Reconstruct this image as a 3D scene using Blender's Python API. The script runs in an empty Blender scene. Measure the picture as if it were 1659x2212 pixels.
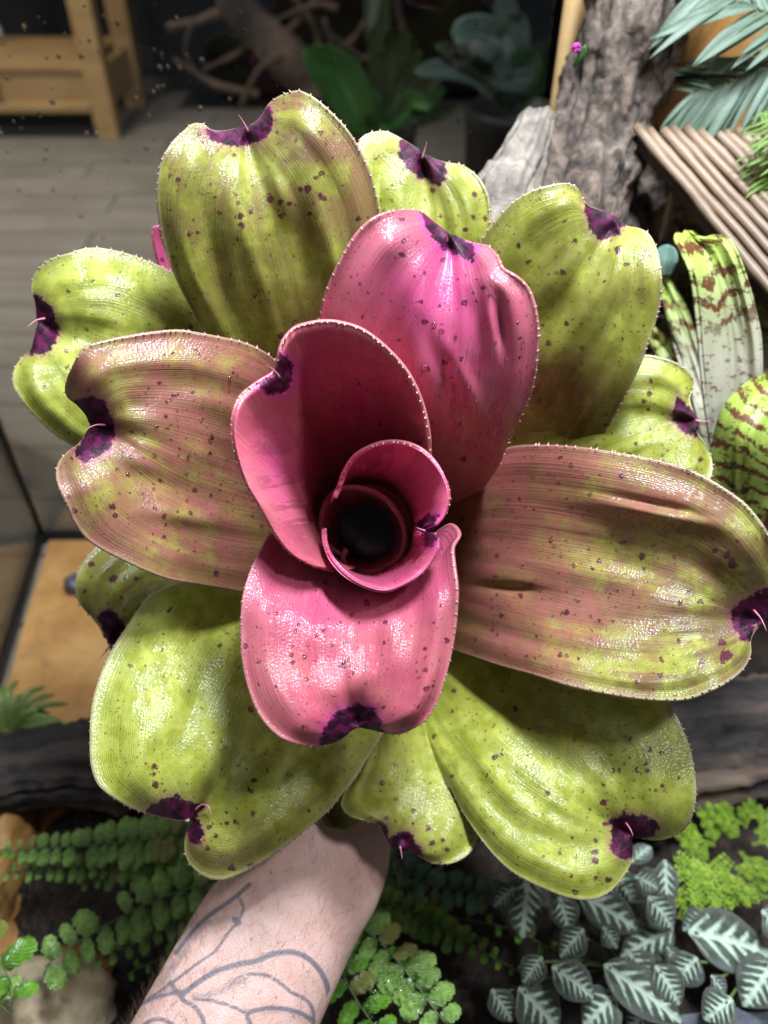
import bpy, bmesh, math, random
import numpy as np
from mathutils import Vector, Matrix, noise as mnoise

random.seed(7); np.random.seed(7)
SC = bpy.context.scene
COL = SC.collection

# ------------------------------------------------------------------ camera
PITCH = math.radians(42.0)
CAM = Vector((0.0, 0.0, 0.85))
FPX = 1700.0                      # focal length in units of a 1659 x 2212 picture
cd = bpy.data.cameras.new('camera')
cam = bpy.data.objects.new('camera', cd); COL.objects.link(cam)
cam.location = CAM
cam.rotation_euler = (math.pi/2 - PITCH, 0, 0)
cd.sensor_fit = 'HORIZONTAL'; cd.sensor_width = 36.0
cd.lens = 36.0*FPX/1659.0
cd.clip_start = 0.01; cd.clip_end = 60
cd.dof.use_dof = True; cd.dof.focus_distance = 0.425; cd.dof.aperture_fstop = 6.5
SC.camera = cam

# ------------------------------------------------------------------ world and lamps
w = bpy.data.worlds.new('World'); SC.world = w; w.use_nodes = True
bg = w.node_tree.nodes['Background']
bg.inputs[0].default_value = (0.80, 0.86, 1.0, 1); bg.inputs[1].default_value = 0.135

def lamp(name, loc, target, sx, sy, power, color, spread=180):
    ld = bpy.data.lights.new(name, 'AREA'); ld.shape = 'RECTANGLE'
    ld.size = sx; ld.size_y = sy; ld.energy = power; ld.color = color; ld.spread = math.radians(spread)
    o = bpy.data.objects.new(name, ld); COL.objects.link(o)
    o.location = loc
    o.rotation_euler = (Vector(target)-Vector(loc)).to_track_quat('-Z', 'Y').to_euler()
    return o
lamp('terrarium_led_and_fill_lamp', (0.16, 0.42, 1.47), (0.0, 0.35, 0.5), 0.30, 0.12, 29.5, (0.80, 0.90, 1.0))
lamp('terrarium_led_and_fill_lamp', (0.48, 0.08, 1.42), (0.1, 0.3, 0.3), 0.12, 0.08, 6.0, (0.90, 0.95, 1.0))  # unseen second lamp, added as fill for the lower right and the plant
lamp('warm_room_lamp', (-0.85, 0.05, 1.65), (0.0, 0.35, 0.5), 0.30, 0.22, 3.6, (1.0, 0.80, 0.55))
lamp('room_ceiling_lamp', (-1.2, 1.9, 2.5), (-1.1, 1.9, 0.0), 0.6, 0.6, 19.0, (1.0, 0.92, 0.84), 80)

SC.view_settings.view_transform = 'Standard'; SC.view_settings.look = 'None'
SC.view_settings.gamma = 1.0; SC.view_settings.exposure = 0.0
SC.view_settings.use_curve_mapping = False
SC.render.resolution_x = 768; SC.render.resolution_y = 1024
try:
    SC.cycles.use_denoising = True; SC.cycles.use_adaptive_sampling = True; SC.cycles.adaptive_threshold = 0.02
    SC.cycles.max_bounces = 5; SC.cycles.diffuse_bounces = 3; SC.cycles.transparent_max_bounces = 8
except Exception:
    pass

# ------------------------------------------------------------------ helpers
SP, CP = math.sin(PITCH), math.cos(PITCH)
def Wn(xy, d):
    """points of the 1659-wide picture at axis depth d (metres) -> world, vectorised"""
    xy = np.asarray(xy, float); d = np.asarray(d, float)
    a = (xy[..., 0]-829.5)/FPX*d; b = -(xy[..., 1]-1106.0)/FPX*d
    return np.stack([CAM.x+a, CAM.y+b*SP+d*CP, CAM.z+b*CP-d*SP], -1)
def W(x, y, d): return Vector(Wn((x, y), d))
def PZ(x, y, z):
    """where the sight line of (x, y) meets the level z"""
    b = -(y-1106.0)/FPX
    return W(x, y, (CAM.z-z)/(SP-b*CP))
def PYd(x, y, Y):
    b = -(y-1106.0)/FPX
    return W(x, y, (Y-CAM.y)/(CP+b*SP))

WM = {}
def wm(o): return WM.get(o.name, Matrix.Identity(4)) if o else Matrix.Identity(4)
def tag(o, label=None, cat=None, group=None, kind=None):
    if label: o['label'] = label
    if cat: o['category'] = cat
    if group: o['group'] = group
    if kind: o['kind'] = kind
    return o
def place(o, M, parent=None):
    COL.objects.link(o)
    if parent: o.parent = parent
    o.matrix_basis = wm(parent).inverted() @ M
    WM[o.name] = M.copy()
    return o
def empty(name, loc, label, cat, group=None):
    o = bpy.data.objects.new(name, None); o.empty_display_size = 0.02
    place(o, Matrix.Translation(loc)); return tag(o, label, cat, group)
def add(name, verts, faces, mat, parent=None, origin=None, smooth=True):
    """one mesh object from world coordinates"""
    v = np.asarray(verts, float)
    if origin is None: origin = Vector(v.mean(0))
    me = bpy.data.meshes.new(name)
    me.from_pydata((v-np.array(origin)).tolist(), [], [list(map(int, f)) for f in faces])
    me.materials.append(mat)
    if smooth: me.polygons.foreach_set('use_smooth', [True]*len(me.polygons))
    me.update()
    o = bpy.data.objects.new(name, me)
    return place(o, Matrix.Translation(origin), parent)
def add_shared(name, me, M, parent=None):
    return place(bpy.data.objects.new(name, me), M, parent)
def fattr(me, name, vals):
    a = me.attributes.new(name, 'FLOAT', 'POINT'); a.data.foreach_set('value', np.asarray(vals, np.float32).ravel())
def uvattr(me, name, uv):
    l = me.uv_layers.new(name=name)
    idx = np.empty(len(me.loops), np.int32); me.loops.foreach_get('vertex_index', idx)
    l.data.foreach_set('uv', np.asarray(uv, np.float32)[idx].ravel())

def smooth(a, b, x):
    t = np.clip((np.asarray(x, float)-a)/(b-a), 0, 1); return t*t*(3-2*t)
def curve(pts, n, sub=24):
    """smooth curve through pts (any dimension) resampled evenly to n points"""
    P = np.asarray(pts, float)
    if len(P) == 2:
        return P[0]+(P[1]-P[0])*np.linspace(0, 1, n)[:, None]
    seg = np.maximum(np.linalg.norm(np.diff(P[:, :2], axis=0), axis=1), 1e-6)**0.5
    t = np.concatenate([[0], np.cumsum(seg)])
    m = np.zeros_like(P)
    for i in range(1, len(P)-1):
        h0, h1 = t[i]-t[i-1], t[i+1]-t[i]
        m[i] = ((P[i]-P[i-1])/h0*h1+(P[i+1]-P[i])/h1*h0)/(h0+h1)
    m[0] = (P[1]-P[0])/(t[1]-t[0]); m[-1] = (P[-1]-P[-2])/(t[-1]-t[-2])
    out = []
    for i in range(len(P)-1):
        h = t[i+1]-t[i]; s = np.linspace(0, 1, sub, endpoint=(i == len(P)-2))[:, None]
        out.append((2*s**3-3*s**2+1)*P[i]+(s**3-2*s**2+s)*h*m[i]+(-2*s**3+3*s**2)*P[i+1]+(s**3-s**2)*h*m[i+1])
    Q = np.concatenate(out)
    a = np.concatenate([[0], np.cumsum(np.linalg.norm(np.diff(Q, axis=0), axis=1))])
    x = np.linspace(0, a[-1], n)
    return np.stack([np.interp(x, a, Q[:, k]) for k in range(Q.shape[1])], 1)
def poly_sdf(poly, pts):
    """signed distance to a polygon, negative inside"""
    poly = np.asarray(poly, float); p = np.asarray(pts, float)
    d = np.full(len(p), 1e9); ins = np.zeros(len(p), bool)
    for i in range(len(poly)):
        a, b = poly[i], poly[(i+1) % len(poly)]
        e = b-a; t = np.clip(((p-a)@e)/(e@e+1e-9), 0, 1)
        d = np.minimum(d, np.linalg.norm(p-a-t[:, None]*e, axis=1))
        c = (a[1] > p[:, 1]) != (b[1] > p[:, 1])
        xi = a[0]+(p[:, 1]-a[1])*e[0]/(e[1] if abs(e[1]) > 1e-9 else 1e-9)
        ins ^= c & (p[:, 0] < xi)
    return np.where(ins, -d, d)
def line_dist(line, p):
    line = np.asarray(line, float); d = np.full(len(p), 1e9)
    for a, b in zip(line[:-1], line[1:]):
        e = b-a; t = np.clip(((p-a)@e)/(e@e+1e-9), 0, 1)
        d = np.minimum(d, np.linalg.norm(p-a-t[:, None]*e, axis=1))
    return d
def vnoise(P, scale, seed=0.0):
    off = Vector((seed*3.17, seed*1.31, seed*0.73))
    return np.array([mnoise.noise(Vector((a*scale[0], b*scale[1], 0.0))+off) for a, b in P])
def grid_faces(nv, nu, close=False):
    f = []
    for i in range(nv-1):
        for j in range(nu if close else nu-1):
            k = (j+1) % nu
            f.append((i*nu+j, i*nu+k, (i+1)*nu+k, (i+1)*nu+j))
    return f
def tube(pts, rad, n=8, caps=True, squash=None):
    """tube through world points; rad scalar or list"""
    P = [Vector(p) for p in pts]; R = rad if hasattr(rad, '__len__') else [rad]*len(P)
    V, F = [], []
    up = Vector((0, 0, 1)); prev = None
    for i, p in enumerate(P):
        t = (P[min(i+1, len(P)-1)]-P[max(i-1, 0)]).normalized()
        a = prev if prev is not None else (up.cross(t) if abs(up.dot(t)) < 0.95 else Vector((1, 0, 0)).cross(t))
        a = (a-t*a.dot(t)).normalized(); b = t.cross(a); prev = a
        for k in range(n):
            q = 2*math.pi*k/n
            V.append(p+float(R[i])*(a*math.cos(q)+b*math.sin(q)*(squash or 1)))
    F = grid_faces(len(P), n, True)
    if caps:
        F.append(tuple(reversed(range(n)))); F.append(tuple(range((len(P)-1)*n, len(P)*n)))
    return V, F
def box(c, sx, sy, sz, bev=0.0):
    bm = bmesh.new(); bmesh.ops.create_cube(bm, size=1)
    for v in bm.verts: v.co = Vector((v.co.x*sx, v.co.y*sy, v.co.z*sz))
    if bev: bmesh.ops.bevel(bm, geom=bm.edges[:], offset=bev, segments=2, affect='EDGES', profile=0.6)
    V = [v.co+Vector(c) for v in bm.verts]; F = [[v.index for v in f.verts] for f in bm.faces]
    bm.verts.index_update(); F = [[v.index for v in f.verts] for f in bm.faces]
    bm.free(); return V, F
def merge(parts):
    V, F = [], []
    for v, f in parts:
        n = len(V); V += [Vector(x) for x in v]; F += [[i+n for i in q] for q in f]
    return V, F

# ------------------------------------------------------------------ material helpers
class G:
    """small node-graph writer"""
    dim = '3D'
    def __init__(s, name):
        s.m = bpy.data.materials.new(name); s.m.use_nodes = True
        s.t = s.m.node_tree; s.n = s.t.nodes; s.p = s.n['Principled BSDF']; s.out = s.n['Material Output']
    def new(s, typ, **kw):
        n = s.n.new(typ)
        for k, v in kw.items(): setattr(n, k, v)
        return n
    def put(s, sock, v):
        if isinstance(v, bpy.types.NodeSocket): s.t.links.new(v, sock)
        elif v is not None:
            if sock.type == 'RGBA' and len(v) == 3: v = (*v, 1)
            sock.default_value = v
    def set(s, name, v): s.put(s.p.inputs[name], v)
    def math(s, op, a, b=None, c=None, clamp=False):
        n = s.new('ShaderNodeMath', operation=op, use_clamp=clamp)
        for i, v in enumerate((a, b, c)):
            if v is not None: s.put(n.inputs[i], v)
        return n.outputs[0]
    def vmul(s, v, k):
        n = s.new('ShaderNodeVectorMath', operation='MULTIPLY'); s.put(n.inputs[0], v); s.put(n.inputs[1], k); return n.outputs[0]
    def ss(s, v, a, b, lo=0.0, hi=1.0):
        n = s.new('ShaderNodeMapRange', interpolation_type='SMOOTHSTEP')
        s.put(n.inputs[0], v); s.put(n.inputs[1], a); s.put(n.inputs[2], b); s.put(n.inputs[3], lo); s.put(n.inputs[4], hi); return n.outputs[0]
    def mix(s, f, a, b, mode='MIX'):
        n = s.new('ShaderNodeMix', data_type='RGBA', blend_type=mode)
        s.put(n.inputs[0], f); s.put(n.inputs[6], a); s.put(n.inputs[7], b); return n.outputs[2]
    def noise(s, vec, scale, detail=3.0, rough=0.5, dist=0.0):
        n = s.new('ShaderNodeTexNoise', noise_dimensions=s.dim); s.put(n.inputs['Vector'], vec); s.put(n.inputs['Scale'], scale)
        s.put(n.inputs['Detail'], detail); s.put(n.inputs['Roughness'], rough); s.put(n.inputs['Distortion'], dist); return n.outputs[0]
    def voro(s, vec, scale, feature='F1', rnd=1.0):
        n = s.new('ShaderNodeTexVoronoi', feature=feature, voronoi_dimensions=s.dim); s.put(n.inputs['Vector'], vec); s.put(n.inputs['Scale'], scale)
        s.put(n.inputs['Randomness'], rnd); return n
    def attr(s, name):
        n = s.new('ShaderNodeAttribute', attribute_name=name); return n.outputs['Fac']
    def uv(s, name):
        n = s.new('ShaderNodeUVMap', uv_map=name); return n.outputs[0]
    def coord(s, which='Object'):
        return s.new('ShaderNodeTexCoord').outputs[which]
    def xyz(s, v):
        n = s.new('ShaderNodeSeparateXYZ'); s.put(n.inputs[0], v); return n.outputs
    def bump(s, h, strength=0.3, dist=0.001, normal=None):
        n = s.new('ShaderNodeBump'); s.put(n.inputs['Height'], h); s.put(n.inputs['Strength'], strength); s.put(n.inputs['Distance'], dist)
        if normal is not None: s.put(n.inputs['Normal'], normal)
        return n.outputs[0]
    def translucent(s, color, fac, normal=None):
        t = s.new('ShaderNodeBsdfTranslucent'); s.put(t.inputs[0], color)
        if normal is not None: s.put(t.inputs[1], normal)
        m = s.new('ShaderNodeMixShader'); s.put(m.inputs[0], fac)
        s.t.links.new(s.p.outputs[0], m.inputs[1]); s.t.links.new(t.outputs[0], m.inputs[2])
        s.t.links.new(m.outputs[0], s.out.inputs[0])

def simple(name, c1, c2, scale=30, rough=0.6, bump=0.4, bdist=0.002, stretch=(1, 1, 1), detail=6, spec=0.5):
    g = G(name); v = g.vmul(g.coord(), stretch)
    n = g.noise(v, scale, detail, 0.6)
    f = g.ss(n, 0.3, 0.7)
    g.set('Base Color', g.mix(f, c1, c2)); g.set('Roughness', rough); g.set('Specular IOR Level', spec)
    if bump: g.set('Normal', g.bump(n, bump, bdist))
    return g.m

# ------------------------------------------------------------------ bromeliad leaf material
def leaf_material():
    g = G('bromeliad_leaf'); g.dim = '2D'
    uv, px = g.uv('leaf'), g.uv('flat')
    pink, brown, mag, tip, spot, edge = (g.attr(k) for k in ('pink', 'brown', 'mag', 'tip', 'spot', 'edge'))
    dens = g.attr('dens')
    streak = g.noise(g.vmul(uv, (26, 2.2, 1)), 1.0, 2, 0.6)
    fine = g.noise(g.vmul(uv, (300, 2.5, 1)), 1.0, 1, 0.5)
    blot = g.noise(px, 0.9, 4, 0.65)
    blot2 = g.noise(px, 2.6, 3, 0.6)
    green = g.mix(g.ss(blot2, 0.35, 0.68), (0.295, 0.325, 0.024), (0.44, 0.465, 0.068))
    green = g.mix(g.ss(streak, 0.45, 0.75, 0, 0.3), green, (0.41, 0.45, 0.10))
    bfac = g.math('MULTIPLY', brown, g.ss(g.math('ADD', blot, g.math('MULTIPLY', g.math('SUBTRACT', streak, 0.5), 0.35)), 0.32, 0.62, 0.25, 1.0))
    green = g.mix(bfac, green, (0.17, 0.105, 0.030))
    pinkc = g.mix(g.ss(blot, 0.3, 0.7), (0.50, 0.066, 0.120), (0.55, 0.125, 0.140))
    pinkc = g.mix(g.math('MULTIPLY', brown, g.ss(blot2, 0.3, 0.7, 0.5, 1.0)), pinkc, (0.295, 0.100, 0.072))
    pinkc = g.mix(mag, pinkc, (0.52, 0.042, 0.205))
    var = g.math('ADD', g.math('MULTIPLY', g.math('SUBTRACT', blot, 0.5), 0.95), g.math('MULTIPLY', g.math('SUBTRACT', streak, 0.5), 0.18))
    gate = g.math('MULTIPLY', g.math('MULTIPLY', pink, g.math('SUBTRACT', 1.0, pink)), 4.0)
    pf = g.math('ADD', pink, g.math('MULTIPLY', var, gate), clamp=True)
    col = g.mix(pf, green, pinkc)
    # striations
    col = g.mix(g.ss(fine, 0.42, 0.66, 0.0, 0.11), col, g.mix(0.5, col, (0.75, 0.62, 0.42)))
    # freckles with ring edges
    wob = g.new('ShaderNodeVectorMath', operation='ADD'); g.put(wob.inputs[0], px)
    nz = g.new('ShaderNodeTexNoise', noise_dimensions='2D'); g.put(nz.inputs['Vector'], px); nz.inputs['Scale'].default_value = 9.0
    g.put(wob.inputs[1], g.vmul(nz.outputs['Color'], (0.13, 0.13, 0.0)))
    wpx = wob.outputs[0]
    def dots(scale, rmin, rmax, thr):
        vo = g.voro(wpx, scale); rnd = g.xyz(vo.outputs['Color'])
        r = g.math('ADD', rmin, g.math('MULTIPLY', g.math('POWER', rnd[0], 2.5), rmax-rmin))
        on = g.math('GREATER_THAN', g.math('MULTIPLY', rnd[1], dens), thr)
        q = g.math('DIVIDE', vo.outputs['Distance'], r)
        ring = g.math('SUBTRACT', g.ss(q, 1.15, 0.8), g.math('MULTIPLY', g.ss(q, 0.45, 0.15), 0.55))
        return g.math('MULTIPLY', on, ring, clamp=True)
    d1 = dots(2.3, 0.03, 0.16, 0.54); d2 = dots(5.6, 0.05, 0.20, 0.60)
    clus = g.ss(g.noise(px, 0.8, 2, 0.5), 0.42, 0.60, 0.15, 1.0)
    d3 = g.math('MULTIPLY', dots(11.0, 0.08, 0.24, 0.52), clus)
    sp = g.math('MAXIMUM', d1, g.math('MULTIPLY', g.math('MAXIMUM', d2, d3), 0.75))
    sp = g.math('MAXIMUM', sp, g.ss(g.math('ADD', spot, g.math('MULTIPLY', g.math('SUBTRACT', g.noise(px, 8.0, 2, 0.6), 0.5), 13.0)), 2.0, -2.5))
    col = g.mix(g.math('MULTIPLY', sp, 0.94), col, (0.085, 0.003, 0.024))
    # purple tip patch with magenta halo
    tn = g.math('ADD', tip, g.math('MULTIPLY', g.math('SUBTRACT', g.noise(px, 7.0, 3, 0.75), 0.5), 26.0))
    col = g.mix(g.math('MULTIPLY', g.ss(tn, 17.0, 0.0, 0.0, 0.7), g.math('ADD', 0.35, g.math('MULTIPLY', pf, 0.65))), col, (0.50, 0.05, 0.26))
    tcol = g.mix(g.ss(g.noise(px, 5.0, 3), 0.4, 0.62), (0.022, 0.0015, 0.012), (0.105, 0.004, 0.050))
    tf = g.ss(tn, 2.5, -3.0)
    col = g.mix(tf, col, tcol)
    # thin pale margin: highlight of the rolled edge painted into the colour
    col = g.mix(g.ss(edge, 0.965, 0.995, 0.0, 0.45), col, g.mix(pf, (0.50, 0.42, 0.30), (0.50, 0.22, 0.19)))
    g.set('Base Color', col)
    wn = g.new('ShaderNodeVectorMath', operation='ADD'); g.put(wn.inputs[0], px); g.put(wn.inputs[1], g.vmul(uv, (3.0, 0.0, 0.0)))
    wet = g.ss(g.noise(wn.outputs[0], 0.95, 5, 0.76), 0.455, 0.49)
    scurf = g.math('MULTIPLY', g.ss(g.noise(px, 1.1, 4, 0.7), 0.58, 0.68), g.ss(fine, 0.4, 0.65))
    col = g.mix(g.math('MULTIPLY', scurf, 0.08), col, (0.62, 0.58, 0.52)); g.set('Base Color', col)
    g.set('Roughness', g.math('ADD', 0.62, g.math('MULTIPLY', wet, -0.12)))
    g.set('Specular IOR Level', 0.25)
    g.set('Coat Weight', g.math('MULTIPLY', g.math('MAXIMUM', g.math('ADD', 0.05, g.math('MULTIPLY', wet, 0.95)), g.ss(edge, 0.90, 0.96)), g.math('SUBTRACT', 1.0, g.math('MULTIPLY', tf, 0.75))))
    g.set('Coat Roughness', 0.27); g.set('Coat IOR', 1.58)
    grain = g.voro(px, 17.0).outputs['Distance']; grain = g.math('ADD', grain, g.math('MULTIPLY', fine, 0.9))
    b2 = g.bump(g.math('ADD', fine, g.math('MULTIPLY', streak, 0.7)), 0.40, 0.0008)
    b1 = g.bump(grain, 0.40, 0.0008)
    g.set('Normal', b2)
    g.p.inputs['Coat Normal'].default_value = (0, 0, 0)
    g.put(g.p.inputs['Coat Normal'], b1)
    g.translucent(g.mix(0.30, col, (0.55, 0.50, 0.05), 'MIX'), g.math('MULTIPLY', g.attr('thin'), 0.24), b2)
    return g.m
LEAF = leaf_material()
SPINE = simple('leaf_spine', (0.40, 0.16, 0.14), (0.66, 0.45, 0.38), 200, 0.45, 0)
MUCRO = simple('tip_spine_pink', (0.34, 0.06, 0.13), (0.58, 0.27, 0.29), 150, 0.45, 0)
# ------------------------------------------------------------------ the bromeliad
NU, NV = 105, 165
def orient(V, F):
    V = np.asarray(V); f = F[len(F)//2]
    n = np.cross(V[f[1]]-V[f[0]], V[f[2]]-V[f[0]])
    return F if n @ (np.array(CAM)-V[f[0]]) > 0 else [tuple(reversed(q)) for q in F]
def finish(o, thick):
    m = o.modifiers.new('thickness', 'SOLIDIFY'); m.thickness = thick; m.offset = -1.0; m.use_even_offset = False
def spines(leaf, edges, root, mat, pitch=21.0, size=5.6):
    """saw-tooth thorns along a margin: edges = [(xy, d, centre xy, v)]"""
    V, F = [], []
    rng = random.Random(len(edges[0][0])*7+int(edges[0][0][40][0]))
    for xy, d, cen, v0, v1 in edges:
        s = np.concatenate([[0], np.cumsum(np.linalg.norm(np.diff(xy, axis=0), axis=1))])
        q = s[-1]*v0
        while q < s[-1]*v1:
            i = int(np.clip(np.searchsorted(s, q), 2, len(xy)-3))
            e = xy[i]; t = xy[i+2]-xy[i-2]; t = t/(np.linalg.norm(t)+1e-9)
            n = np.array([-t[1], t[0]]);
            if n @ (e-cen[i]) < 0: n = -n
            L = size*rng.uniform(0.55, 1.1); b = 2.6
            k = len(V)
            for pt, dd in ((e-t*b-n*1.5, 0.0004), (e-n*2.0, -0.0006), (e+t*b-n*1.5, 0.0004), (e-n*1.0, 0.0014), (e+n*L+t*L*0.55, -0.0004)):
                V.append(W(pt[0], pt[1], d[i]+dd))
            F += [(k, k+1, k+4), (k+1, k+2, k+4), (k+2, k+3, k+4), (k+3, k, k+4)]
            q += pitch*rng.uniform(0.5, 1.6)
    o = add('margin_spines', V, F, mat, leaf); o['kind'] = 'stuff'
    return o
def mucro(leaf, pts, r=2.7):
    """curved spine at a leaf tip: pts = [(x, y, d)...]"""
    C = curve(pts, 9)
    V, F = tube([W(*c) for c in C], [r/FPX*C[0][2]*(1-0.93*i/8) for i in range(9)], 8)
    return add('tip_spine', V, F, MUCRO, leaf)
def pick(P, u, v, prof, nz):
    if callable(prof): return prof(u, v)
    return np.full(len(u), float(prof))
def leaf(root, L, M, R, dp, chan=0.018, roll=0.006, patch=None, mu=None, pink=0.0, brown=0.3, mag=0.0, dens=1.0,
         spots=(), dents=(), wav=0.0045, seed=1, thick=0.0016, mat=None, name='leaf', skew=0.0, teeth=(0.3, 0.93), tipdrop=0.0, thin=1.0):
    Lc, Mc, Rc = curve(L, NV), curve(M, NV), curve(R, NV)
    v = np.linspace(0, 1, NV)
    u = np.linspace(-1, 1, NU); u = np.sign(u)*np.abs(u)**0.88
    U, Vv = np.meshgrid(u, v)
    P = Mc[:, None]+U[..., None]*(Rc-Lc)[:, None]/2+(U**2)[..., None]*((Rc+Lc)/2-Mc)[:, None]
    dv = np.array(dp, float)
    cc = curve(np.stack([dv[:, 0], dv[:, 1]], 1), 300); base = np.interp(Vv, cc[:, 0], cc[:, 1])
    ch = chan*smooth(0.02, 0.45, Vv)*(1-smooth(0.80, 1.0, Vv))
    D = base-ch*np.abs(U)**2.0+roll*smooth(0.74, 1.0, np.abs(U))**1.4*smooth(0.2, 0.5, Vv)*(1-smooth(.90, 1.0, Vv))+skew*U*smooth(0.1, 0.5, Vv)
    D += tipdrop*smooth(0.86, 1.0, Vv)+0.006*np.exp(-(U/0.28)**2)*smooth(.72, .95, Vv)*(1-smooth(.95, 1, Vv))
    fl = P.reshape(-1, 2)
    D += (wav*vnoise(np.stack([U.ravel()*2.6, Vv.ravel()*3.0], 1), (1, 1), seed)*np.repeat(smooth(0.1, 0.5, v)*(1-smooth(.8, 1, v)), NU)
          + 0.5*wav*vnoise(np.stack([U.ravel()*6, Vv.ravel()*4.5], 1), (1, 1), seed+9)*np.repeat(1-smooth(.75, .97, v), NU)).reshape(D.shape)
    for (x, y, rl, rw, ang, amp) in dents:      # long dents and ridges
        c, s = math.cos(math.radians(ang)), math.sin(math.radians(ang))
        dx, dy = P[..., 0]-x, P[..., 1]-y
        a, b = (dx*c+dy*s)/rl, (-dx*s+dy*c)/rw
        D += amp*np.exp(-(a*a+b*b))
    V = Wn(P, D).reshape(-1, 3)
    F = orient(V, grid_faces(NV, NU))
    o = add(name, V, F, mat or LEAF, root)
    me = o.data; uu, vv = U.ravel(), Vv.ravel()
    uvattr(me, 'leaf', np.stack([(uu+1)/2+seed*1.7, vv+seed*0.3], 1)); uvattr(me, 'flat', fl/100.0+seed*0.37)
    fattr(me, 'pink', np.clip(pick(fl, uu, vv, pink, seed), 0, 1)); fattr(me, 'brown', pick(fl, uu, vv, brown, seed))
    fattr(me, 'mag', pick(fl, uu, vv, mag, seed)); fattr(me, 'dens', pick(fl, uu, vv, dens, seed)); fattr(me, 'edge', np.abs(uu)); fattr(me, 'along', vv); fattr(me, 'thin', np.full(len(vv), thin))
    fattr(me, 'tip', poly_sdf(patch, fl) if patch else np.full(len(fl), 999.0))
    sd = np.full(len(fl), 99.0)
    for (x, y, r) in spots: sd = np.minimum(sd, np.hypot(fl[:, 0]-x, (fl[:, 1]-y))-r)
    fattr(me, 'spot', sd)
    finish(o, thick)
    if teeth: spines(o, [(Lc, D[:, 0], Mc, *teeth), (Rc, D[:, -1], Mc, *teeth)], root, SPINE)
    if mu: mucro(o, mu)
    return o
def cup(root, rim, cen, r, din, a0, a1, g=(0.15, 2.2), n=190, m=80, patch=None, mu=None, pink=1.0, brown=0.15, mag=0.2,
        dens=0.6, seed=3, thick=0.0016, rin_y=1.0, wav=0.002, teeth=(0.02, 0.98), name='cup_leaf'):
    """a leaf rolled into the central cup: rim curve falling to an arc deep in the cup"""
    C = curve(rim, n)
    s = np.linspace(0, 1, m)**1.15
    an = np.radians(np.linspace(a0, a1, n))
    I = np.stack([cen[0]+r*np.cos(an), cen[1]-r*rin_y*np.sin(an)], 1)
    P = C[None, :, :2]*(1-s)[:, None, None]+I[None]*s[:, None, None]
    upw = smooth(0.30, 0.95, (cen[1]-C[:, 1])/np.hypot(C[:, 0]-cen[0], C[:, 1]-cen[1]))      # the far wall drops straight down, the near lip flares
    a_, e_ = g[0]+(0.42-g[0])*upw, g[1]+(1.15-g[1])*upw
    gs = a_[None]*s[:, None]+(1-a_)[None]*s[:, None]**e_[None]
    D = C[None, :, 2]*(1-gs)+din*gs
    D += 0.004*(1-smooth(0, 0.06, s))[:, None]**1.4
    fl = P.reshape(-1, 2); T = np.linspace(0, 1, n)
    D += wav*vnoise(fl, (0.012, 0.012), seed).reshape(D.shape)
    V = Wn(P, D).reshape(-1, 3)
    F = orient(V, grid_faces(m, n)) if False else grid_faces(m, n)
    # inner face towards the camera
    vv = np.asarray(V); k = F[10*(n-1)+n//2]
    nn = np.cross(vv[k[1]]-vv[k[0]], vv[k[2]]-vv[k[0]])
    if nn @ (np.array(CAM)-vv[k[0]]) < 0: F = [tuple(reversed(q)) for q in F]
    o = add(name, V, F, LEAF, root); me = o.data
    uu = np.tile(T, m); ss_ = np.repeat(s, n)
    uvattr(me, 'leaf', np.stack([uu*1.6+seed, 1-ss_], 1)); uvattr(me, 'flat', fl/100.0+seed*0.41)
    val = lambda f: f(fl[:, 0], fl[:, 1], ss_) if callable(f) else np.full(len(fl), float(f))
    fattr(me, 'pink', val(pink)); fattr(me, 'brown', val(brown)); fattr(me, 'mag', val(mag)); fattr(me, 'dens', val(dens))
    fattr(me, 'edge', 1-ss_*4.5); fattr(me, 'thin', np.full(len(fl), .05)); fattr(me, 'spot', np.full(len(fl), 99.0))
    fattr(me, 'tip', poly_sdf(patch, fl) if patch else np.full(len(fl), 999.0))
    finish(o, thick)
    if teeth: spines(o, [(C[:, :2], C[:, 2]+0.0035, np.tile(np.array(cen), (n, 1)), *teeth)], root, SPINE, 17.0, 3.6)
    if mu: mucro(o, mu, 3.0)
    return o
def T2(ox, oy, k, pts): return [(ox+k*a, oy+k*b) for a, b in pts]
c2 = lambda *p: T2(829.5, 0, .5, p)          # enlargements of the picture the outlines were measured in
c3 = lambda *p: T2(0, 484, .5, p)
c4 = lambda *p: T2(829.5, 484, .5, p)
c5 = lambda *p: T2(0, 1071.5, .5, p)
c6 = lambda *p: T2(829.5, 1071.5, .5, p)
c7 = lambda *p: T2(0, 1659, .5, p)
c8 = lambda *p: T2(829.5, 1659, .5, p)
cc = lambda *p: T2(483.9, 674, .3229, p)
ca = lambda *p: T2(345.6, 172.8, .2917, p)

plant = empty('bromeliad', W(795, 1170, 0.70), 'large pink and green spotted bromeliad rosette held up on a tattooed forearm', 'bromeliad')
# short stem under the rosette
Vs, Fs = tube([W(795, 1170, d) for d in (0.625, 0.64, 0.66, 0.68, 0.70)], [0.030, 0.034, 0.034, 0.028, 0.022], 20)
add('stem', Vs, Fs, simple('stem', (0.10, 0.06, 0.03), (0.22, 0.17, 0.07), 60, 0.7), plant)

up_pink = lambda u, v: 0.06+0.0*u
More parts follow.
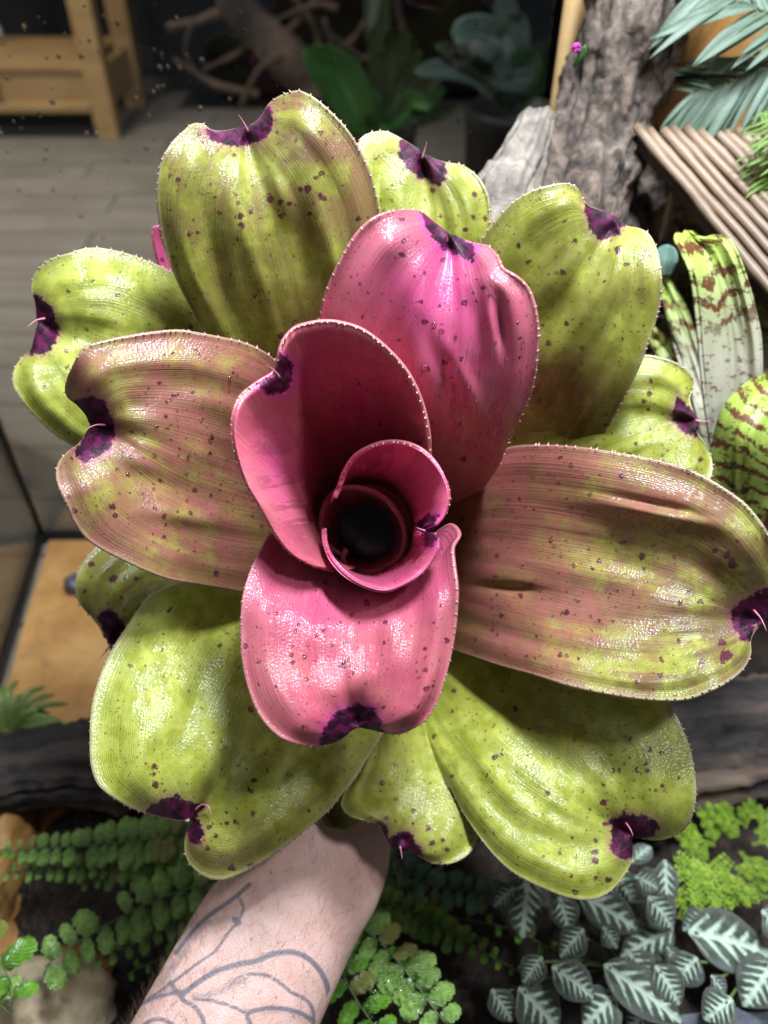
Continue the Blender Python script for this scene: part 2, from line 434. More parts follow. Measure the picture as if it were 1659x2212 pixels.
# A top-left green leaf
leaf(plant,
     L=[(745, 1090), (600, 905), (505, 800), (440, 722), (412, 665), (385, 610), (360, 550), (345, 490), (338, 430), (341, 380), (349, 345), (360, 325), (375, 304), (398, 281), (418, 266), (442, 269), (455, 279), (475, 282), (500, 279), (520, 274)],
     M=[(765, 1090), (690, 880), (630, 700), (590, 560), (565, 450), (545, 365), (535, 310), (528, 272)],
     R=[(785, 1080), (815, 900), (828, 720), (830, 580), (821, 465), (812, 418), (801, 377), (786, 342), (768, 307), (748, 278), (725, 252), (696, 225), (669, 205), (646, 195), (620, 200), (596, 211), (579, 225), (567, 245), (550, 264), (537, 270)],
     dp=[(0, .68), (.14, .62), (.3, .555), (.45, .505), (.62, .467), (.85, .441), (1, .444)], chan=0.024, roll=0.008,
     patch=ca((330, 370), (370, 440), (450, 478), (600, 495), (690, 472), (790, 425), (840, 335), (830, 240), (790, 180), (680, 290), (590, 320), (430, 340)),
     mu=[(536, 284, .440), (527, 266, .436), (515, 247, .433)],
     pink=lambda u, v: 0.03+0.16*smooth(0.3, 1, u)*smooth(.3, .6, v), brown=lambda u, v: 0.55+0.35*smooth(0.55, .95, v)+0.25*smooth(0.2, 0.9, u),
     spots=[(683, 383, 7), (664, 408, 9), (650, 410, 6), (692, 424, 7), (702, 428, 6), (585, 430, 9), (604, 436, 7), (626, 440, 7), (640, 444, 5), (520, 466, 7), (521, 486, 7), (516, 438, 5), (541, 458, 5), (614, 465, 5), (668, 461, 6), (408, 505, 6), (678, 440, 5)],
     dents=[(470, 590, 130, 26, 78, .006), (650, 520, 120, 30, 75, .006), (560, 600, 150, 26, 72, -.005), (720, 560, 120, 24, 75, -.004), (620, 430, 60, 25, 70, -.004)], seed=1)
# B top-centre leaf at the back
leaf(plant,
     L=[(835, 1080), (800, 760), (786, 520), (776, 380), (773, 320), (778, 300), (792, 289), (812, 284), (832, 283), (855, 292), (877, 305), (895, 316), (905, 323)],
     M=[(850, 1080), (905, 760), (920, 560), (922, 440), (917, 370), (911, 330)],
     R=[(865, 1080), (990, 760), (1040, 590), (1057, 500), (1057, 450), (1050, 415), (1029, 380), (1000, 357), (964, 350), (940, 343), (925, 336), (917, 333)],
     dp=[(0, .70), (.2, .62), (.45, .545), (.7, .498), (1, .484)], chan=0.016,
     patch=[(860, 305), (885, 300), (915, 318), (964, 345), (962, 392), (946, 404), (925, 388), (905, 386), (885, 368), (863, 345)],
     mu=[(912, 342, .484), (917, 325, .481), (922, 306, .478)], brown=0.2,
     spots=[(870, 368, 5), (936, 411, 6), (1022, 470, 7), (1005, 497, 5), (949, 467, 5), (1025, 420, 6)], seed=2)
# C top-right green leaf
leaf(plant,
     L=[(930, 1090), (960, 820), (990, 640), (1039, 520), (1079, 465), (1109, 435), (1149, 412), (1189, 400), (1224, 395), (1246, 404), (1258, 425), (1272, 443), (1300, 454), (1322, 464)],
     M=[(950, 1100), (1060, 930), (1160, 770), (1240, 640), (1290, 550), (1318, 500), (1331, 470)],
     R=[(975, 1120), (1150, 1075), (1282, 972), (1314, 924), (1354, 849), (1384, 784), (1404, 729), (1419, 684), (1427, 649), (1428, 594), (1421, 545), (1412, 520), (1399, 502), (1379, 492), (1356, 488), (1342, 480)],
     dp=[(0, .69), (.14, .63), (.3, .56), (.5, .50), (.7, .469), (.9, .453), (1, .458)], chan=0.022,
     patch=[(1262, 440), (1304, 445), (1335, 455), (1350, 485), (1340, 503), (1312, 520), (1290, 516), (1272, 495), (1265, 470)],
     mu=[(1333, 474, .452), (1339, 460, .449), (1337, 443, .447)], brown=lambda u, v: .42+.5*smooth(.75, .3, v)*smooth(-.6, .3, u),
     spots=[(1243, 520, 6), (1334, 541, 8), (1216, 588, 7), (1120, 531, 5), (1252, 546, 4), (1317, 542, 4), (1389, 556, 5), (1394, 542, 4), (1402, 553, 4), (1219, 955, 5)],
     dents=[(1180, 720, 150, 40, -58, .005), (1300, 640, 120, 40, -60, -.005)], seed=3)
# E back leaf at the left
leaf(plant,
     L=[(720, 1060), (560, 830), (450, 660), (365, 584), (320, 564), (270, 546), (220, 536), (185, 536), (150, 546), (112, 558), (85, 577), (70, 600), (67, 629), (74, 648), (77, 672), (79, 688)],
     M=[(720, 1080), (480, 930), (300, 820), (190, 755), (120, 716), (82, 698)],
     R=[(720, 1105), (450, 1100), (250, 1020), (155, 962), (120, 941), (90, 914), (60, 884), (40, 854), (27, 829), (30, 797), (45, 774), (63, 757), (71, 735), (77, 712)],
     dp=[(0, .70), (.2, .62), (.45, .54), (.7, .496), (.9, .478), (1, .484)], chan=0.018, roll=.010,
     patch=c3((140, 300), (180, 318), (230, 360), (250, 430), (257, 480), (220, 545), (180, 567), (110, 562), (140, 490), (130, 420), (145, 370)),
     mu=[(97, 688, .478), (78, 692, .474), (58, 707, .470)], brown=.12,
     spots=[(252, 603, 5), (255, 638, 6), (143, 758, 4), (97, 836, 5), (80, 645, 5)], seed=5)
# H back leaf at the right
leaf(plant,
     L=[(900, 1120), (1100, 920), (1280, 800), (1389, 768), (1419, 771), (1459, 784), (1484, 800), (1498, 820), (1497, 840), (1490, 858), (1496, 882), (1505, 900)],
     M=[(900, 1160), (1150, 1040), (1330, 950), (1440, 915), (1506, 908)],
     R=[(900, 1200), (1200, 1190), (1400, 1140), (1500, 1080), (1537, 1028), (1538, 992), (1525, 965), (1508, 943), (1503, 922)],
     dp=[(0, .70), (.2, .62), (.45, .545), (.7, .503), (1, .490)], chan=0.016, roll=.010,
     patch=c4((1270, 730), (1300, 780), (1385, 830), (1385, 870), (1352, 915), (1310, 912), (1240, 855), (1248, 790)),
     mu=[(1503, 908, .486), (1518, 911, .483), (1538, 908, .480)], brown=.15,
     spots=[(1404, 852, 6), (1391, 866, 5), (1405, 822, 6), (1374, 960, 5), (1512, 992, 6), (1400, 884, 5)], seed=6)
# J small leaf at the lower left, behind
leaf(plant,
     L=[(720, 1190), (480, 1130), (300, 1140), (225, 1168), (190, 1201), (168, 1233), (162, 1271), (170, 1301), (190, 1326), (213, 1350), (228, 1372)],
     M=[(720, 1220), (480, 1260), (340, 1310), (275, 1355), (234, 1390)],
     R=[(720, 1250), (520, 1370), (380, 1440), (300, 1450), (262, 1430), (240, 1402)],
     dp=[(0, .70), (.2, .64), (.5, .565), (.75, .527), (1, .515)], chan=0.012, roll=.010,
     patch=c5((415, 520), (480, 485), (545, 550), (560, 620), (480, 680), (445, 600)),
     mu=[(238, 1392, .516), (230, 1405, .512), (214, 1424, .508)], brown=.6,
     spots=[(245, 1251, 9), (262, 1292, 5), (182, 1277, 5), (188, 1322, 5), (198, 1218, 7)], seed=7)
# K bottom-centre leaf at the back
leaf(plant,
     L=[(800, 1330), (800, 1500), (795, 1610), (765, 1680), (740, 1722), (737, 1742), (752, 1760), (792, 1775), (820, 1784), (829, 1803), (842, 1824)],
     M=[(850, 1330), (875, 1540), (885, 1690), (878, 1780), (864, 1832)],
     R=[(900, 1330), (985, 1560), (1030, 1700), (1042, 1780), (1030, 1815), (1022, 1833), (1004, 1851), (974, 1865), (939, 1866), (909, 1853), (886, 1841)],
     dp=[(0, .69), (.2, .61), (.45, .545), (.7, .507), (.9, .488), (1, .492)], chan=0.014, roll=.008,
     patch=c8((-30, 230), (15, 240), (25, 300), (60, 285), (110, 265), (135, 310), (175, 385), (130, 380), (75, 375), (10, 350), (-30, 340)),
     mu=[(864, 1828, .492), (867, 1842, .490), (869, 1857, .489)], brown=.3,
     spots=[(892, 1752, 5), (925, 1790, 6), (934, 1822, 6), (965, 1836, 6), (955, 1814, 5), (836, 1767, 5)], seed=8)
# two older leaves that only show a sliver
leaf(plant, L=[(760, 1300), (620, 1600), (660, 1740), (690, 1782), (712, 1790)], M=[(775, 1300), (720, 1600), (725, 1740), (727, 1790)],
     R=[(790, 1300), (790, 1600), (790, 1730), (775, 1775), (745, 1792)], dp=[(0, .70), (.25, .63), (.6, .555), (1, .515)], brown=.8, seed=9, teeth=(.6, .98))
leaf(plant, L=[(720, 1080), (470, 780), (360, 620), (328, 520), (330, 490)], M=[(730, 1070), (480, 740), (380, 580), (345, 487)],
     R=[(740, 1060), (520, 720), (410, 560), (372, 500), (360, 488)], dp=[(0, .70), (.25, .63), (.6, .57), (1, .525)], pink=1.0, mag=.6, seed=10, chan=.006, roll=.002, teeth=(.6, .98))
# I lower-left green leaf
leaf(plant,
     L=[(735, 1195), (560, 1225), (430, 1250), (345, 1274), (320, 1288), (295, 1321), (272, 1356), (245, 1396), (225, 1436), (207, 1486), (197, 1531), (194, 1596), (197, 1655), (212, 1695), (245, 1724), (280, 1745), (320, 1759), (360, 1769), (390, 1773), (408, 1768)],
     M=[(760, 1215), (660, 1380), (560, 1540), (490, 1650), (448, 1722), (416, 1772)],
     R=[(800, 1240), (868, 1400), (862, 1520), (822, 1592), (795, 1636), (770, 1678), (740, 1715), (710, 1752), (665, 1789), (640, 1809), (600, 1839), (550, 1871), (515, 1889), (475, 1901), (440, 1894), (415, 1875), (401, 1852), (398, 1824), (402, 1798), (412, 1780)],
     dp=[(0, .68), (.14, .61), (.3, .545), (.45, .498), (.62, .469), (.85, .452), (1, .462)], chan=0.020, roll=.009,
     patch=c7((615, 190), (690, 140), (760, 118), (830, 150), (890, 160), (850, 215), (882, 270), (872, 330), (830, 332), (800, 270), (780, 250), (700, 235)),
     mu=[(418, 1752, .462), (438, 1738, .455), (452, 1744, .451), (455, 1764, .450)], brown=lambda u, v: .08+.55*smooth(.35, .95, u)*smooth(.2, .5, v),
     spots=[(334, 1657, 7), (333, 1673, 6), (336, 1697, 8), (465, 1807, 6), (500, 1875, 9), (490, 1779, 5), (507, 1775, 5), (474, 1394, 6), (545, 1758, 5), (490, 1755, 4), (355, 1708, 4), (549, 1685, 6)],
     dents=[(640, 1640, 150, 45, -50, -.006), (350, 1560, 150, 40, -62, -.005)], seed=11, skew=0.004)
# M lower-right green leaf
leaf(plant,
     L=[(830, 1320), (862, 1460), (904, 1571), (914, 1596), (929, 1631), (949, 1668), (974, 1706), (999, 1754), (1029, 1799), (1064, 1844), (1104, 1882), (1144, 1906), (1189, 1926), (1224, 1939), (1259, 1944), (1289, 1941), (1319, 1926), (1344, 1899), (1363, 1866), (1368, 1838), (1366, 1820)],
     M=[(860, 1310), (980, 1470), (1120, 1610), (1240, 1710), (1320, 1776), (1368, 1810)],
     R=[(900, 1300), (1130, 1360), (1320, 1420), (1439, 1514), (1459, 1541), (1479, 1584), (1493, 1622), (1501, 1671), (1504, 1705), (1500, 1748), (1489, 1779), (1469, 1800), (1439, 1813), (1404, 1815), (1380, 1811)],
     dp=[(0, .68), (.14, .61), (.3, .548), (.45, .506), (.62, .482), (.85, .464), (1, .472)], chan=0.019, roll=.009,
     patch=c8((975, 225), (1030, 193), (1100, 203), (1190, 230), (1190, 270), (1140, 310), (1095, 312), (1085, 340), (1110, 355), (1065, 395), (1020, 393), (972, 350), (980, 290)),
     mu=[(1352, 1778, .466), (1361, 1790, .460), (1368, 1806, .458)], brown=.08,
     spots=[(1305, 1735, 8), (1309, 1779, 7), (1285, 1842, 8), (1285, 1858, 8), (1396, 1648, 4), (1406, 1617, 7), (1428, 1626, 6), (1396, 1650, 5), (1398, 1664, 6), (1385, 1672, 4), (1338, 1665, 5), (1361, 1597, 5), (1183, 1714, 6), (1302, 1694, 5), (1417, 1709, 5), (1466, 1680, 5), (1432, 1697, 5), (1236, 1829, 4), (1210, 1844, 5), (1186, 1844, 4), (1286, 1816, 4), (1315, 1900, 7), (1287, 1898, 6)],
     dents=[(1080, 1700, 130, 30, 52, -.004)], seed=12)
# F left brown-pink leaf
LF = leaf(plant,
     L=[(715, 1085), (668, 940), (595, 779), (565, 756), (525, 739), (475, 728), (425, 719), (390, 714), (350, 716), (280, 726), (230, 736), (187, 749), (165, 774), (150, 804), (140, 836), (144, 857), (165, 875), (184, 896), (192, 914)],
     M=[(715, 1120), (560, 1065), (420, 1015), (310, 965), (240, 932), (194, 920)],
     R=[(715, 1170), (650, 1260), (525, 1277), (490, 1271), (430, 1261), (370, 1251), (320, 1234), (260, 1206), (220, 1186), (185, 1161), (160, 1126), (145, 1090), (130, 1058), (121, 1029), (125, 1000), (145, 976), (170, 957), (187, 932)],
     dp=[(0, .67), (.12, .60), (.28, .52), (.45, .472), (.62, .447), (.85, .428), (1, .434)], chan=0.031, roll=.010,
     patch=c3((320, 765), (390, 738), (450, 760), (492, 850), (499, 920), (472, 980), (410, 1012), (360, 1032), (320, 990), (355, 930), (365, 870), (355, 820)),
     mu=[(228, 918, .432), (207, 918, .426), (184, 928, .421)], pink=lambda u, v: .62+.25*smooth(.5, .1, v)-.24*smooth(.6, .95, v)-.12*smooth(.2, .8, u),
     brown=1.0, dens=1.15,
     spots=[(242, 1095, 8), (265, 983, 5), (361, 925, 5), (358, 899, 5), (356, 1115, 6), (354, 1160, 5), (357, 1135, 4), (345, 1038, 5), (497, 998, 4), (345, 828, 4), (360, 869, 4), (455, 982, 5)],
     dents=[(430, 1120, 110, 20, 8, -.005), (330, 1040, 120, 30, 15, .004)], seed=13)
# G right brown leaf
LG = leaf(plant,
     L=[(870, 1110), (985, 1020), (1099, 966), (1179, 961), (1254, 966), (1329, 977), (1429, 997), (1504, 1022), (1554, 1050), (1604, 1085), (1630, 1113), (1655, 1148), (1680, 1196), (1694, 1255), (1690, 1300), (1666, 1330)],
     M=[(860, 1200), (1080, 1235), (1280, 1275), (1440, 1302), (1560, 1325), (1650, 1345)],
     R=[(870, 1300), (930, 1380), (979, 1404), (1019, 1417), (1079, 1437), (1154, 1457), (1229, 1479), (1304, 1495), (1379, 1507), (1439, 1511), (1489, 1507), (1529, 1492), (1579, 1467), (1609, 1441), (1623, 1411), (1622, 1386), (1630, 1366), (1642, 1353)],
     dp=[(0, .67), (.10, .60), (.22, .535), (.38, .485), (.6, .455), (.85, .437), (1, .443)], chan=0.033, roll=.008,
     patch=c6((1490, 500), (1540, 453), (1600, 418), (1680, 385), (1700, 560), (1640, 580), (1600, 560), (1590, 625), (1550, 625), (1510, 570)),
     mu=[(1628, 1318, .436), (1643, 1335, .430), (1657, 1365, .426)], pink=lambda u, v: .30+.62*smooth(.75, .12, v)-.30*smooth(.62, .9, v)-.22*smooth(.35, .95, u), brown=1.0, dens=1.0,
     spots=[(1386, 1202, 8), (1487, 1280, 6), (1582, 1217, 12), (1570, 1200, 9), (1545, 1190, 6), (1560, 1387, 9), (1568, 1417, 14), (1062, 1361, 5), (1280, 1228, 5), (1224, 1322, 6), (1152, 1100, 4), (1197, 1180, 5)],
     dents=[(1420, 1110, 90, 16, 12, -.007), (1410, 1090, 100, 10, 12, .004), (1090, 1270, 80, 10, 4, .004)], seed=14)
# D upper pink leaf
LD = leaf(plant,
     L=[(770, 1130), (705, 960), (684, 800), (690, 695), (702, 640), (722, 590), (748, 540), (775, 500), (810, 470), (845, 456), (880, 452), (909, 456), (935, 476), (958, 494)],
     M=[(830, 1160), (880, 960), (920, 780), (948, 650), (965, 570), (972, 505)],
     R=[(900, 1190), (960, 1150), (1004, 1104), (1029, 1079), (1054, 1044), (1079, 1004), (1099, 954), (1129, 894), (1149, 844), (1159, 784), (1163, 709), (1154, 654), (1139, 619), (1114, 597), (1086, 578), (1074, 551), (1054, 530), (1028, 525), (1004, 517), (984, 508)],
     dp=[(0, .67), (.14, .60), (.3, .502), (.45, .448), (.62, .422), (.85, .409), (1, .415)], chan=0.024, roll=.007,
     patch=[(905, 450), (935, 462), (974, 495), (1004, 515), (1026, 527), (1021, 566), (995, 556), (964, 541), (938, 520), (918, 486)],
     mu=[(966, 520, .404), (964, 508, .400), (963, 496, .397)], pink=1.0, brown=lambda u, v: .34+.60*smooth(.45, .9, v)*smooth(.2, -.6, u)+.4*smooth(.3, .95, u)*smooth(.4, .8, v),
     mag=lambda u, v: .45*smooth(.9, .2, np.abs(u))*smooth(.35, .8, v)+.28, dens=.85, thin=.5,
     spots=[(868, 550, 6), (918, 589, 5), (1044, 622, 5), (1021, 633, 4), (1006, 594, 3), (1057, 640, 4), (950, 662, 4), (925, 797, 4), (894, 596, 4)],
     dents=[(1015, 860, 130, 22, 62, -.007), (985, 830, 120, 26, 62, .006), (1082, 705, 55, 14, 85, .005), (1060, 690, 70, 16, 80, -.004), (900, 700, 150, 50, 85, -.004)], seed=15)
# L1 lower pink leaf
LL = leaf(plant,
     L=[(735, 1215), (650, 1170), (588, 1150), (566, 1181), (540, 1236), (525, 1286), (520, 1351), (522, 1411), (530, 1461), (545, 1511), (565, 1551), (600, 1588), (640, 1606), (682, 1613), (706, 1610), (728, 1602), (747, 1590), (760, 1578)],
     M=[(780, 1205), (768, 1310), (762, 1410), (764, 1490), (770, 1545), (772, 1572)],
     R=[(850, 1215), (925, 1160), (976, 1130), (992, 1150), (978, 1178), (980, 1216), (987, 1271), (985, 1331), (975, 1411), (960, 1471), (944, 1516), (919, 1556), (884, 1579), (859, 1587), (829, 1583), (803, 1577), (783, 1573)],
     dp=[(0, .67), (.06, .60), (.12, .495), (.20, .442), (.36, .415), (.6, .404), (.85, .400), (1, .408)], chan=0.020, roll=.010,
     patch=c5((1375, 1090), (1400, 1000), (1460, 930), (1540, 897), (1605, 910), (1640, 960), (1665, 1020), (1600, 1025), (1530, 1025), (1490, 1055), (1440, 1085)),
     mu=[(762, 1552, .412), (757, 1566, .408), (752, 1576, .407)], pink=1.0, brown=lambda u, v: .22+.3*smooth(.5, 1, np.abs(u)), mag=lambda u, v: .38*smooth(.6, .2, v)+.10,
     spots=[(700, 1361, 6), (742, 1434, 5), (720, 1395, 4), (752, 1426, 5), (735, 1440, 4), (917, 1402, 5), (918, 1449, 6), (652, 1458, 4), (904, 1464, 4), (875, 1496, 4), (888, 1352, 3)],
     dents=[(700, 1480, 60, 60, 0, -.003)], seed=16)
# ---- cup leaves
L2rim = [(*p, d) for p, d in zip(cc((1400, 1040), (1382, 940), (1370, 830), (1340, 680), (1290, 530), (1220, 400), (1130, 290), (1010, 180), (900, 110), (780, 75), (680, 64), (560, 80), (470, 112), (402, 190), (372, 280), (352, 345), (335, 400),
        (270, 440), (190, 490), (105, 560), (65, 640), (45, 750), (55, 880), (90, 1020), (140, 1150), (210, 1270), (270, 1380), (340, 1500), (420, 1600), (520, 1670), (640, 1720), (760, 1740), (800, 1720)),
        [.432, .424, .416, .408, .402, .397, .393, .389, .387, .385, .384, .383, .382, .382, .383, .386, .389, .385, .381, .379, .378, .378, .379, .381, .383, .386, .390, .394, .399, .406, .420, .455, .500])]
cup(plant, L2rim, (800, 1130), 96, .570, 35, 262, g=(.11, 2.7), seed=21,
    patch=cc((225, 485), (290, 440), (330, 420), (340, 360), (375, 280), (430, 292), (472, 370), (445, 490), (392, 545), (310, 560), (265, 530)),
    mu=[(604, 815, .384), (592, 800, .379), (574, 789, .375)],
    mag=lambda x, y, s: .12+.55*smooth(.15, .55, s)*smooth(700, 560, x)+.35*smooth(70, 10, np.hypot(x-640, y-820)), brown=lambda x, y, s: .34+.5*smooth(.12, 0, s)*smooth(650, 800, x))
L3rim = [(*p, d) for p, d in zip(cc((740, 1240), (775, 1160), (805, 1075), (870, 972), (1000, 895), (1150, 870), (1300, 910), (1420, 1010), (1500, 1150), (1515, 1240), (1485, 1360), (1420, 1428), (1345, 1455), (1318, 1470), (1340, 1484),
        (1400, 1472), (1440, 1530), (1420, 1630), (1330, 1750), (1200, 1832), (1080, 1870), (950, 1840), (830, 1772), (745, 1690), (700, 1620), (672, 1530), (668, 1440)),
        [.450, .445, .438, .430, .420, .412, .405, .400, .397, .396, .397, .399, .402, .405, .402, .399, .397, .397, .399, .402, .405, .409, .414, .420, .428, .455, .480])]
L3rim = [(x, y, d_+.012*float(smooth(17, 13, i))-.008*float(smooth(18, 21, i))) for i, (x, y, d_) in enumerate(L3rim)]
cup(plant, L3rim, (795, 1142), 95, .560, 150, -150, g=(.06, 3.0), seed=22, n=200,
    patch=cc((1300, 1400), (1370, 1345), (1440, 1360), (1400, 1450), (1440, 1510), (1380, 1580), (1330, 1560), (1335, 1480), (1290, 1450)),
    mu=[(918, 1147, .414), (908, 1143, .411), (899, 1139, .410)], mag=.45, brown=.3)
L4rim = [(*p, d) for p, d in zip(cc((818, 1585), (790, 1625), (735, 1600), (672, 1540), (640, 1440), (650, 1320), (700, 1232), (780, 1180), (870, 1168), (1000, 1200), (1110, 1275), (1190, 1390), (1215, 1500), (1180, 1640), (1100, 1705), (1000, 1742), (890, 1738), (815, 1700), (795, 1640), (822, 1592)),
        [x+.050 for x in (.470, .473, .472, .470, .468, .466, .464, .463, .463, .465, .468, .470, .470, .466, .463, .462, .463, .465, .468, .470)])]
cup(plant, L4rim, (790, 1150), 56, .62, 215, -145, g=(.1, 1.6), seed=23, n=160, mag=.15, brown=1.0, teeth=None)
# water standing in the cup
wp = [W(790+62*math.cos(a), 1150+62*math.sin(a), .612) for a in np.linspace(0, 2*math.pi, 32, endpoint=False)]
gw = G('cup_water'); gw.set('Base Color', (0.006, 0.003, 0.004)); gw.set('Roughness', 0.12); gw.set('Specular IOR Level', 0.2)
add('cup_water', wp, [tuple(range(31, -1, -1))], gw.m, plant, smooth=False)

# water beads on the leaves
gd = G('water_drop'); gd.set('Base Color', (1, 1, 1)); gd.set('Transmission Weight', 1.0); gd.set('Roughness', 0.02); gd.set('IOR', 1.33); DROP = gd.m
HEMI = [(math.cos(r*math.pi/6)*math.cos(k*math.pi/4), math.cos(r*math.pi/6)*math.sin(k*math.pi/4), math.sin(r*math.pi/6)) for r in range(4) for k in range(8)]
def bead(V, F, c, ax, ay, az, r, flat=0.55):
    k0 = len(V)
    for h in HEMI: V.append(c+ax*h[0]*r+ay*h[1]*r*1.15+az*h[2]*r*flat)
    for q in grid_faces(4, 8, True): F.append([i+k0 for i in q])
    F.append([k0+24+i for i in range(8)])
rb = random.Random(17)
for lf_, (cx, cy, sx, sy), nb in [(LD, (1060, 880, 60, 90), 60), (LD, (1000, 780, 80, 80), 25), (LF, (430, 960, 90, 110), 26), (LG, (1300, 1150, 200, 110), 26), (LL, (660, 1380, 90, 110), 26)]:
    co_ = np.array([v_.co for v_ in lf_.data.vertices])+np.array(WM[lf_.name].translation)
    dd_ = (co_-np.array(CAM))@np.array([0, CP, -SP]); qx = 829.5+FPX*(co_[:, 0]-CAM.x)/dd_; qy = 1106-FPX*((co_-np.array(CAM))@np.array([0, SP, CP]))/dd_
    V, F = [], []
    for i in range(nb):
        t = int(np.argmin((qx-rb.gauss(cx, sx))**2+(qy-rb.gauss(cy, sy))**2)); n_ = lf_.data.vertices[t].normal
        if n_.dot(CAM-Vector(co_[t])) < 0: n_ = -n_
        ax = n_.cross(Vector((0.3, 1, 0.1))).normalized(); bead(V, F, Vector(co_[t]), ax, n_.cross(ax), n_, rb.choice((.0006, .0008, .0011, .0015))*rb.uniform(.8, 1.2), .5)
    o = add('water_beads', V, F, DROP, lf_); o['kind'] = 'stuff'
# ------------------------------------------------------------------ the room beyond the glass
def plank_mat(name, c1, c2):
    g = G(name); v = g.coord('Object'); rnd = g.new('ShaderNodeObjectInfo').outputs['Random']
    n = g.noise(g.vmul(v, (2.0, 26, 26)), 1.0, 6, 0.6, 0.4); n2 = g.noise(v, 3.0, 4, 0.6)
    c = g.mix(g.ss(n, 0.3, 0.7), c1, c2)
    c = g.mix(g.ss(n2, 0.35, 0.7, 0, 0.5), c, tuple(x*0.55 for x in c1))
    c = g.mix(g.math('MULTIPLY', rnd, 0.45), c, tuple(x*0.6 for x in c2))
    g.set('Base Color', c); g.set('Roughness', 0.5); g.set('Normal', g.bump(n, 0.2, 0.002)); return g.m
PLANK = plank_mat('floor_plank', (0.17, 0.15, 0.125), (0.27, 0.245, 0.21))
PINE = plank_mat('pine_wood', (0.42, 0.245, 0.095), (0.58, 0.37, 0.165))
DARKWALL = simple('dark_wall', (0.035, 0.033, 0.026), (0.055, 0.052, 0.042), 8, 0.8, 0.1)
BLACK = simple('black_paint', (0.004, 0.004, 0.005), (0.008, 0.007, 0.008), 12, 0.9, 0.1, spec=0.1)

v, f = box((-1.5, 2.0, -0.02), 6.0, 4.2, 0.02)
floor = tag(add('room_floor', v, f, simple('floor_gap', (0.03, 0.025, 0.02), (0.05, 0.04, 0.03), 10, 0.8), smooth=False), kind='structure')
pm = None
rngp = random.Random(3)
for r in range(27):
    y = 0.10+r*0.135
    x = -4.4+rngp.uniform(0, 1.3)
    while x < 1.4:
        if pm is None:
            v, f = box((0, 0, 0), 1.396, 0.131, 0.012, 0.002)
            o = add('plank', [p+Vector((x+0.7, y, -0.004)) for p in v], f, PLANK, floor, Vector((x+0.7, y, -0.004)), smooth=False); pm = o.data
        else:
            add_shared('plank', pm, Matrix.Translation((x+0.7, y, -0.004)), floor)
        x += 1.4
v, f = box((-1.5, 3.80, 1.2), 6.0, 0.06, 2.6)
wall = tag(add('room_wall', v, f, DARKWALL, smooth=False), kind='structure')
v, f = box((-1.5, 3.755, 0.045), 6.0, 0.026, 0.09, 0.006)
add('baseboard', v, f, plank_mat('baseboard', (0.09, 0.08, 0.06), (0.13, 0.12, 0.09)), wall, smooth=False)

v, f = box((0.32, 3.42, 0.72), 2.2, 0.52, 1.30, 0.004)
cab = empty('black_cabinet', (0.32, 3.42, 0.0), 'tall black cabinet standing in the dark behind the glass', 'cabinet')
add('body', v, f, BLACK, cab, smooth=False)
for k in range(3):
    v, f = box((-0.40+k*0.73, 3.152, 0.75), 0.71, 0.014, 1.15, 0.003); add('door', v, f, BLACK, cab, smooth=False)
for sx in (-0.66, 1.30):
    v, f = box((sx, 3.24, 0.034), 0.06, 0.06, 0.068, 0.004); add('foot', v, f, BLACK, cab, smooth=False)

st = empty('wooden_stand', (-1.45, 3.04, 0), 'pine stand with a low shelf and drawer front on the plank floor', 'stand')
def part(name, c, sx, sy, sz, parent=st, mat=PINE, bev=0.005):
    v, f = box(c, sx, sy, sz, bev); return add(name, v, f, mat, parent, smooth=False)
for x in (-0.935, -2.05):
    for y in (2.86, 3.24): part('leg', (x, y, 0.62), 0.072, 0.066, 1.24)
part('shelf_board', (-1.49, 3.05, 0.214), 1.036, 0.42, 0.022)
dr = part('drawer_front', (-1.49, 2.862, 0.144), 1.036, 0.03, 0.117)
kv, kf = tube([(-1.27, 2.845, 0.165), (-1.27, 2.820, 0.165)], [0.012, 0.018], 12); add('knob', kv, kf, simple('dark_knob', (0.05, 0.03, 0.015), (0.09, 0.05, 0.03), 20), dr)
part('lower_rail', (-1.49, 2.848, 0.100), 1.036, 0.052, 0.028)
part('side_rail', (-0.935, 3.05, 0.145), 0.03, 0.31, 0.12)
part('top_board', (-1.49, 3.05, 1.255), 1.26, 0.52, 0.03)
bm = bmesh.new(); bmesh.ops.create_icosphere(bm, subdivisions=3, radius=0.035)
for q in bm.verts: q.co *= 1+0.08*mnoise.noise(q.co*40)
c0 = Vector((-1.36, 3.14, 0.258)); ballv = [q.co+c0 for q in bm.verts]; bm.verts.index_update(); ballf = [[q.index for q in ff.verts] for ff in bm.faces]; bm.free()
tag(add('white_pebble', ballv, ballf, simple('white_stone', (0.6, 0.58, 0.5), (0.75, 0.72, 0.65), 30)), 'round white pebble lying on the shelf of the pine stand', 'pebble')

# driftwood and pot plants in the dark
BARKD = simple('driftwood_dark', (0.022, 0.013, 0.009), (0.085, 0.050, 0.034), 14, 0.85, 0.8, 0.01, (1, 1, 0.4))
def branch(root, pts, r0, r1, name='limb', mat=BARKD, n=12, segs=26, jit=0.25, seed=0):
    C = curve(pts, segs); rng = random.Random(seed)
    V, F = tube([Vector(c) for c in C], [(r0+(r1-r0)*i/(segs-1)) for i in range(segs)], n)
    out = []
    for i, p in enumerate(V):
        c = Vector(C[min(i//n, segs-1)]); e = p-c
        k = 1+jit*mnoise.noise(Vector((p.x*9+seed, p.y*9, p.z*9)))*1.6+0.4*jit*mnoise.noise(p*60)
        out.append(c+e*k)
    return add(name, out, F, mat, root)
dw = empty('driftwood_branch', PZ(700, 430, 0.0), 'dark twisted driftwood branch with thin twigs beyond the wet glass', 'driftwood')
Y = 2.45
